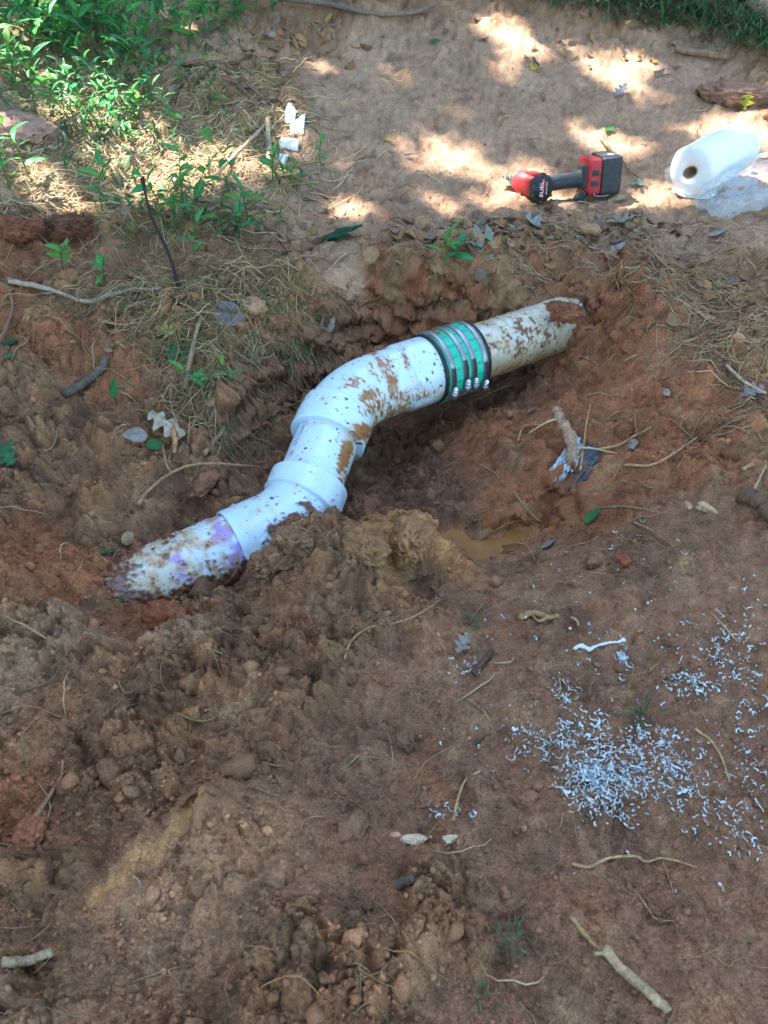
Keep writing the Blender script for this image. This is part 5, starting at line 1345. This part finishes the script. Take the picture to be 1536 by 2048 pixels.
# ------------------------------------------------------------------ plastic shavings from the saw cut
u, v = px_cloud(2100, [(1160, 1455, 50, 46, 50, 90), (1180, 1560, 60, 46, 20, 330), (1240, 1530, 110, 60, 10, 280), (1345, 1550, 90, 70, 40, 200), (1210, 1600, 90, 50, 20, 200), (1290, 1480, 90, 40, 0, 60), (1060, 1480, 60, 40, 10, 70), (1120, 1500, 90, 30, 0, 50), (1380, 1375, 60, 30, 10, 110), (1450, 1335, 100, 30, 30, 70), (1240, 1320, 10, 16, 0, 60), (1125, 1375, 26, 22, 20, 40), (1125, 1405, 16, 8, 0, 20), (1500, 1540, 50, 90, 0, 60), (1440, 1640, 90, 50, 0, 70), (1480, 1260, 60, 80, 0, 50), (1460, 1280, 40, 20, 0, 30), (905, 1630, 50, 16, 0, 30), (1300, 1450, 400, 300, 0, 150), (1150, 1280, 260, 130, 0, 60), (1280, 1130, 160, 120, 0, 30), (940, 1340, 40, 20, 0, 16), (1500, 1690, 40, 30, 0, 16), (1510, 1430, 50, 30, 0, 30)])
k = (u < 1640) & (v > 900); u, v = u[k], v[k]
p = GV(u, v); n = len(p)
Vs, Fs, Cs = [], [], []; o = 0
for i in range(n):
    K = 6
    L = .0022 + .010 * rng.random() ** 2.2 if rng.random() < .95 else rng.uniform(.01, .022); w = rng.uniform(.0008, .0024) if rng.random() < .65 else rng.uniform(.0005, .001); cv = rng.normal(0, 3.0)
    a = rng.uniform(0, 6.28) + np.cumsum(np.full(K, cv / K)); dx = np.cumsum(np.cos(a)) * L / K; dy = np.cumsum(np.sin(a)) * L / K
    c = np.stack([p[i, 0] + dx, p[i, 1] + dy, p[i, 2] + .0012 + np.abs(rng.normal(0, .0012)) + .002 * np.abs(np.sin(np.linspace(0, 3, K) + rng.uniform(0, 3)))], 1)
    sd_ = np.stack([-np.sin(a), np.cos(a), rng.normal(0, .8) * np.ones(K)], 1) * w * .5 * (1 + .5 * rng.normal(0, 1, (K, 1)))
    V = np.concatenate([c - sd_, c + sd_, c + [0, 0, w * .5]]).reshape(3, K, 3).transpose(1, 0, 2).reshape(-1, 3)
    Vs.append(V); Fs.append(grid_faces(K, 3, True, off=o)); o += len(V); Cs.append(np.tile(np.array([.80, .93, .97]) * rng.uniform(.75, 1.05), (len(V), 1)))
tag(link('pvc_shavings', mesh('pvc_shavings', np.vstack(Vs), np.vstack(Fs), M['shaving'], np.vstack(Cs))), kind='stuff')
# the one long stringy shaving with a blob at its end
px = [(1146, 1302), (1160, 1298), (1176, 1306), (1190, 1296), (1215, 1290), (1235, 1288), (1247, 1285)]
q = spline(np.array([G(a, b) + [0, 0, .004] for a, b in px]), 40)
r_ = .0016 + .0014 * np.exp(-((np.arange(40) - 12) / 5.0) ** 2) + .0020 * np.exp(-((np.arange(40) - 38) / 2.5) ** 2) + .0008 * np.exp(-((np.arange(40) - 3) / 4.0) ** 2)
solo('pvc_string', *tube(q, r_, 8, rough=.35, seed=4), M['shaving'], 'long stringy white plastic shaving with a blob end on the smooth soil', 'shaving', np.array([.72, .78, .84]))

# ------------------------------------------------------------------ green plants
LEAF_ME = []
for i in range(5):
    V, F = leaf_tpl('lance', 9, 5, .22, -.55 - .12 * i, i + 3)
    V[:, 1] *= .85
    c = np.array([[.075, .29, .075], [.06, .26, .08], [.10, .30, .07], [.05, .24, .085], [.13, .30, .06]][i])[None] * (1 + .15 * np.cos(i * 2.1)) * (1 + .35 * np.exp(-(V[:, 1] / .025) ** 2))[:, None]
    LEAF_ME.append(mesh('leaf', V, F, M['green'], c))
prng = np.random.default_rng(33)
def make_plant(name, h, nleaf, ll, lean, seed, label, cat, group=None, loc=(0, 0, 0), spread=1.0, wide=1.0):
    r = np.random.default_rng(seed)
    t = thing(name, label, cat, loc, group)
    t0 = spline([[0, 0, -.01], [lean * .15 * h, 0, .4 * h], [lean * .5 * h, 0, .75 * h], [lean * h, .05 * h, h]], 14)
    link('stem', mesh('stem', *tube(t0, np.linspace(.0017, .0007, 14), 5), M['green'], np.array([.10, .20, .06])), t)
    for k in range(nleaf):
        f = .22 + .78 * (k + .5) / nleaf
        p = t0[min(13, int(f * 13))]
        a = k * 2.5 + r.normal(0, .5) if spread > .5 else (PI if k % 2 else 0) + r.normal(0, .4)
        o = link('leaf', LEAF_ME[r.integers(0, 5)], t, [float(c) for c in p])
        s_ = ll * r.uniform(.5, 1.0) * (1.1 - .35 * f)
        o.rotation_euler = (r.normal(0, .35), -r.uniform(.05, .75) if k < nleaf - 1 else -r.uniform(.6, 1.1), a)
        o.scale = (s_, s_ * wide * r.uniform(.85, 1.2), s_)
    return t
def copy_plant(src, loc, rz, sc, label=None, group=None, tilt=0.0):
    r = src.copy(); C.objects.link(r)
    r.location = [float(a) for a in loc]; r.rotation_euler = (tilt * prng.normal(), tilt * prng.normal(), rz); r.scale = (sc, sc, sc)
    if label: r['label'] = label
    if group: r['group'] = group
    for ch in list(src.children):
        c = ch.copy(); C.objects.link(c); c.parent = r
    return r
GLAB = 'slender green grass plant with lance leaves in the dense patch at upper left'
GG = 'grass plants in the dense patch at upper left'
protos = [make_plant('grass_plant', h, n, l, ln, 100 + i, GLAB, 'plant', GG) for i, (h, n, l, ln) in enumerate([(.20, 8, .085, .5), (.15, 7, .075, .3), (.24, 9, .090, .65), (.12, 6, .070, .2), (.18, 9, .080, .8), (.10, 6, .06, .5)])]
u, v = px_cloud(255, [(130, 50, 260, 80, 0, 76), (60, 140, 140, 70, 0, 26), (220, 130, 120, 60, 20, 22), (330, 60, 100, 60, 0, 10), (140, 205, 90, 30, 0, 7), (240, 190, 60, 30, 0, 4), (60, -30, 300, 60, 0, 34), (100, 230, 180, 60, 0, 24), (260, 250, 110, 60, 0, 14), (420, 40, 140, 60, 0, 22), (560, 5, 160, 30, 0, 8), (150, 120, 200, 80, 0, 20)])
first = [True] * len(protos)
for i, (a, b) in enumerate(zip(u, v)):
    a = float(np.clip(a, -60, 640)); b = float(b)
    p = G(a, max(b, -60)); k = int(prng.integers(0, len(protos)))
    p[2] -= .004
    where = ('at the very top left corner' if b < 45 and a < 230 else 'in the top row right of the corner' if b < 45 else 'by the pale pitted stone' if a < 130 and b > 120 else 'at the sunlit front edge of the dense patch' if b > 165 else 'at the right flank of the dense patch' if a > 260 else 'in the middle of the dense patch')
    lab_ = 'slender green grass plant with lance leaves ' + where
    if first[k]:
        t = protos[k]; first[k] = False
        t.location = [float(c) for c in p]; t.rotation_euler = (0, 0, float(prng.uniform(0, 6.28))); t['label'] = lab_; t['group'] = 'grass plants ' + where
    else:
        copy_plant(protos[k], p, float(prng.uniform(0, 6.28)), float(prng.uniform(.65, 1.0)) * (.62 if b > 170 else 1), lab_, 'grass plants ' + where, tilt=.2)
for k, f in enumerate(first):
    if f: protos[k].location = [float(c) for c in G(100 + 20 * k, 60)]
SING = [ # u, v of the foot, height, leaves, leaf length, lean, label
 (352, 470, .13, 9, .060, .3, 'bushy green plant beside the upper half of the upright twig'),
 (330, 450, .11, 8, .055, -.3, 'low leafy plant directly right of the upright twig'),
 (388, 480, .15, 9, .060, .4, 'leafy green plant between the upright twig and the tall single one'),
 (370, 420, .12, 8, .055, .1, 'green plant at the front edge of the sunlit dead grass'),
 (498, 440, .16, 8, .080, -.4, 'tall dark green plant with long leaves right of the sunlit grass'),
 (480, 480, .10, 7, .060, .2, 'drooping green plant at the foot of the tall dark one'),
 (390, 520, .07, 6, .055, .2, 'small green plant on the bank right of the twig foot'),
 (545, 360, .07, 6, .050, .3, 'small leafy plant below the lowest white shard'),
 (580, 370, .05, 5, .045, .5, 'low spreading plant right of the small leafy one'),
 (640, 325, .05, 3, .050, .1, 'tiny upright plant with one tall leaf on the bare bank'),
 (205, 425, .09, 7, .055, .3, 'green plant in the litter above the dark overhanging clod'),
 (60, 360, .11, 8, .060, -.2, 'green plant below the pale pitted stone'),
 (20, 380, .08, 6, .060, .1, 'green plant at the left edge below the pale stone'),
 (880, 540, .10, 6, .070, .2, 'small green plant on the bank lip above the coupling'),
 (905, 528, .05, 5, .045, .6, 'low dark leaved plant right of the lip plant'),
 (128, 548, .08, 7, .065, .5, 'fresh green sprig lying under the dark overhanging clod'),
 (210, 565, .04, 5, .035, .3, 'tiny dark green sprig above the bleached branch'),
 (420, 210, .06, 6, .050, .3, 'small green plant in the grey litter left of the white shards'),
 (470, 40, .08, 7, .055, .2, 'green plant at the top of the picture left of the fallen branch'),
 (545, 25, .08, 7, .055, -.2, 'green plant touching the left end of the fallen branch'),
 (420, 800, .09, 8, .055, -.6, 'dark green grass plant hanging over the left bank'),
 (470, 790, .07, 7, .050, -.4, 'small green plant hanging beside the upper bend'),
]
for i, (a, b, h, n, l, ln, lab) in enumerate(SING):
    p = G(a, b); f_ = .8 if i in (13, 15, 20, 21) else 1.15; h *= f_; l *= f_
    t = make_plant('broadleaf_plant' if i in (15, 14) else 'grass_plant', h, n, l, ln, 300 + i, lab, 'plant', None, [float(c) for c in p], wide=1.9 if i in (14, 15) else 1.25)
    t.rotation_euler = (0, 0, float(prng.uniform(-.6, .6)))
# grass growing at the top right and thin green ground cover
def blades(u, v, Lr, wr_, cols, name):
    p = GV(u, v); n = len(p); K = 5
    hd_ = prng.uniform(0, 6.28, n); L = prng.uniform(*Lr, n); w = prng.uniform(*wr_, n); bend = prng.uniform(.3, 1.3, n); up0 = prng.uniform(.7, 1.4, n)
    t = np.linspace(0, 1, K)
    el = up0[:, None] - bend[:, None] * t[None] * 1.3
    dr = np.cumsum(np.cos(el), 1) * L[:, None] / K; dz = np.cumsum(np.sin(el), 1) * L[:, None] / K
    c = np.stack([p[:, 0, None] + np.cos(hd_)[:, None] * dr, p[:, 1, None] + np.sin(hd_)[:, None] * dr, p[:, 2, None] + dz - .004], -1)
    sd_ = np.stack([-np.sin(hd_), np.cos(hd_), np.zeros(n)], -1)[:, None] * (w[:, None] * np.sin(PI * (.12 + .88 * (1 - t)) ** .8)[None])[..., None] * .5
    V = np.stack([c - sd_, c + sd_], 2)
    idx = np.arange(n * K * 2).reshape(n, K, 2)
    F = np.stack([idx[:, :-1, 0], idx[:, :-1, 1], idx[:, 1:, 1], idx[:, 1:, 0]], -1).reshape(-1, 4)
    cc = np.array(cols)[prng.integers(0, len(cols), n)] * prng.uniform(.7, 1.3, (n, 1))
    return tag(link(name, mesh(name, V.reshape(-1, 3), F, M['green'], np.repeat(cc, K * 2, 0))), kind='stuff')
GC = [(.05, .16, .05), (.08, .16, .05), (.10, .15, .07), (.16, .15, .08), (.04, .12, .05)]
u, v = px_cloud(1900, [(1300, 15, 260, 44, 6, 500), (1440, 50, 180, 50, 8, 500), (1520, 100, 60, 50, 0, 100), (1200, 10, 160, 30, 0, 120)])
k = (v < 130) & (v > -90); blades(u[k], v[k], (.04, .12), (.003, .007), GC, 'grass')
u, v = px_cloud(900, [(150, 120, 300, 140, 0, 200), (200, 280, 200, 100, 0, 120), (350, 420, 160, 60, 0, 60), (480, 460, 50, 40, 0, 20), (560, 350, 60, 30, 0, 15)])
blades(u, v, (.03, .08), (.004, .009), GC, 'grass')
u, v = px_cloud(420, [(420, 780, 90, 80, 20, 100), (500, 620, 140, 50, 10, 60), (220, 1210, 40, 20, -30, 26), (950, 1247, 30, 10, 0, 24), (1010, 1880, 24, 24, 0, 26), (955, 1990, 30, 20, 0, 16), (1280, 1432, 40, 8, 0, 26), (370, 560, 160, 40, 0, 40)])
blades(u, v, (.008, .032), (.001, .0026), [(.07, .13, .05), (.10, .13, .06), (.14, .14, .08)], 'grass')

# ------------------------------------------------------------------ the tree whose crown shades the pit
LIT_PX = [ # sunlit patches on the ground: u, v, ru, rv, share of light let through
    (215, 275, 140, 85, .97), (330, 345, 130, 55, .95), (70, 255, 120, 70, .9), (420, 330, 110, 45, .85), (130, 350, 140, 40, .9), (210, 405, 170, 30, .85), (520, 350, 70, 30, .75), (480, 300, 90, 40, .9), (585, 240, 40, 50, .9), (575, 300, 40, 35, .8),
    (60, 60, 90, 50, .45), (250, 30, 150, 30, .45), (330, 90, 80, 50, .45), (120, 160, 120, 50, .4),
    (790, 130, 45, 45, .3), (1010, 52, 60, 26, .75), (1040, 110, 50, 34, .65), (985, 150, 45, 25, .5), (1100, 95, 60, 20, .45),
    (1235, 128, 70, 26, .8), (1285, 170, 45, 22, .6), (1190, 145, 50, 22, .6), (1145, 230, 55, 26, .6), (1195, 268, 60, 26, .9), (1260, 290, 60, 24, .8), (1310, 200, 40, 26, .5),
    (900, 312, 75, 34, .95), (960, 345, 45, 22, .55), (900, 225, 50, 24, .45), (830, 290, 40, 30, .35), (1060, 222, 50, 22, .4), (1390, 255, 110, 22, .6), (1480, 245, 60, 24, .5),
    (800, 405, 130, 26, .45), (690, 400, 60, 40, .4), (960, 395, 90, 22, .5), (1060, 365, 45, 40, .85), (1090, 405, 120, 16, .7), (1250, 400, 150, 16, .75), (1320, 385, 60, 18, .95), (1385, 385, 60, 16, .85),
    (1470, 285, 70, 55, 1.0), (1525, 325, 75, 50, 1.0), (1420, 300, 30, 60, .5), (1510, 250, 40, 40, 1.0), (620, 130, 60, 26, .3), (700, 330, 50, 24, .3)]
rng = np.random.default_rng(5)
NL = 140000
RAD, DIST = 3.5, 6.5
sd = np.array(SUN); e1 = np.cross(sd, [0, 0, 1.0]); e1 /= np.linalg.norm(e1); e2 = np.cross(e1, sd)
rr = RAD * np.sqrt(rng.random(NL)); aa = rng.random(NL) * 2 * PI
clump = rng.normal(0, .12, (NL, 2))
pos = np.array([0.1, 1.75, .2]) + sd * (DIST + rng.normal(0, .55, NL))[:, None] + (rr * np.cos(aa) + clump[:, 0])[:, None] * e1 + (rr * np.sin(aa) + clump[:, 1])[:, None] * e2
zg = np.full(NL, .25)
for k in range(3):
    g = pos - ((pos[:, 2] - zg) / sd[2])[:, None] * sd
    zg = H(g[:, 0], g[:, 1])
g[:, 2] = zg
us, vs, dd = PROJ(g)
inside = dd > .2
pr = np.zeros(NL)
for u, v, ru, rv, k in LIT_PX:
    if u > 700: ru, rv, k = ru * 1.22, rv * 1.22, min(1, k + .12)
    q = ((us - u) / ru) ** 2 + ((vs - v) / rv) ** 2
    pr = np.maximum(pr, k * sstep(1.25, .55, q))
# thin the crown with a natural mottle inside the lit patches
mot = fbm(g[:, 0] / .11, g[:, 1] / .11, 501, 3)
pr = np.where(pr > .02, np.clip(pr * 1.1 + .3 * mot * (pr < .9), 0, 1), 0)
keep = ~inside | (pr < .02) | (rng.random(NL) < np.clip(-np.log(np.clip(pr, .02, .995)) / 4.2, 0, 1))
pos = pos[keep]; n = len(pos)
L = rng.uniform(.08, .125, n)
d1 = rng.normal(0, 1, (n, 3)); d1[:, 2] *= .5; d1 /= np.linalg.norm(d1, axis=1)[:, None]
d2 = np.cross(d1, rng.normal(0, 1, (n, 3)) + np.array([0, 0, 1.5])); d2 /= np.linalg.norm(d2, axis=1)[:, None]
V = np.stack([pos - d1 * L[:, None] * .5, pos + d2 * L[:, None] * .38, pos + d1 * L[:, None] * .5, pos - d2 * L[:, None] * .38], 1).reshape(-1, 3)
F = np.arange(4 * n).reshape(-1, 4)
colr = np.repeat(np.array([.05, .16, .04]) * rng.uniform(.7, 1.4, (n, 1)), 4, 0)
ctr = np.array([0.1, 1.75, .2]) + sd * DIST
tb = np.array([ctr[0] - 2.6, ctr[1] + 2.0, 0]); tb[2] = float(H(tb[0], tb[1])) - .1
tree = thing('tree', 'tall leafy tree at the edge of the clearing casting dappled shade over the pit', 'tree', tb)
crown = part('crown', V, F, M['green'], tree, colr, smooth=False)
crown['kind'] = 'stuff'
tp = spline([tb, tb + [.15, -.1, 2.2], tb + [.5, -.5, 4.5], ctr + [-.4, .5, 0]], 20)
part('trunk', *tube(tp, np.linspace(.26, .07, 20), 12, rough=.06), M['bark'], tree, np.array([.14, .10, .07]))
for k in range(9):
    a = k * 2 * PI / 9
    q = spline([tp[10 + k % 6], ctr + 1.6 * (math.cos(a) * e1 + math.sin(a) * e2), ctr + 4.0 * (math.cos(a) * e1 + math.sin(a) * e2) + [0, 0, .3]], 14)
    part('limb', *tube(q, np.linspace(.06, .012, 14), 8, rough=.06), M['bark'], tree, np.array([.14, .10, .07]))

# ------------------------------------------------------------------ unseen leaf ring added round the clearing, heights shaped to block low sky light
rw = np.random.default_rng(77)
nw = 42000
a = rw.uniform(0, 2 * PI, nw); r = rw.uniform(7.5, 10.5, nw)
x = r * np.sin(a); y = 1.5 + r * np.cos(a)
top_ = 4.6 + 9.5 * sstep(.35, -.5, np.cos(a)) + 4.0 * sstep(.2, .9, np.sin(a)) + 1.2 * perlin(a * 3, a * 0 + 2.2, 88) + .6 * perlin(a * 9, a * 0, 89)
z = H(x, y) + (rw.random(nw) ** .8) * top_
ps = np.stack([x, y, z], 1)
d1 = rw.normal(0, 1, (nw, 3)); d1 /= np.linalg.norm(d1, axis=1)[:, None]
d2 = np.cross(d1, rw.normal(0, 1, (nw, 3))); d2 /= np.linalg.norm(d2, axis=1)[:, None]
L = rw.uniform(.2, .45, nw)[:, None]
V = np.stack([ps - d1 * L * .5, ps + d2 * L * .3, ps + d1 * L * .5, ps - d2 * L * .3], 1).reshape(-1, 3)
tag(link('light_blocking_woods', mesh('light_blocking_woods', V, np.arange(4 * nw).reshape(-1, 4), M['green'], np.repeat(np.array([.045, .09, .03]) * rw.uniform(.6, 1.4, (nw, 1)), 4, 0), smooth=False)), kind='stuff')
tot = sum(len(o.data.loops) - 2 * len(o.data.polygons) for o in SC.objects if o.type == 'MESH')
print('TRIANGLES', tot)
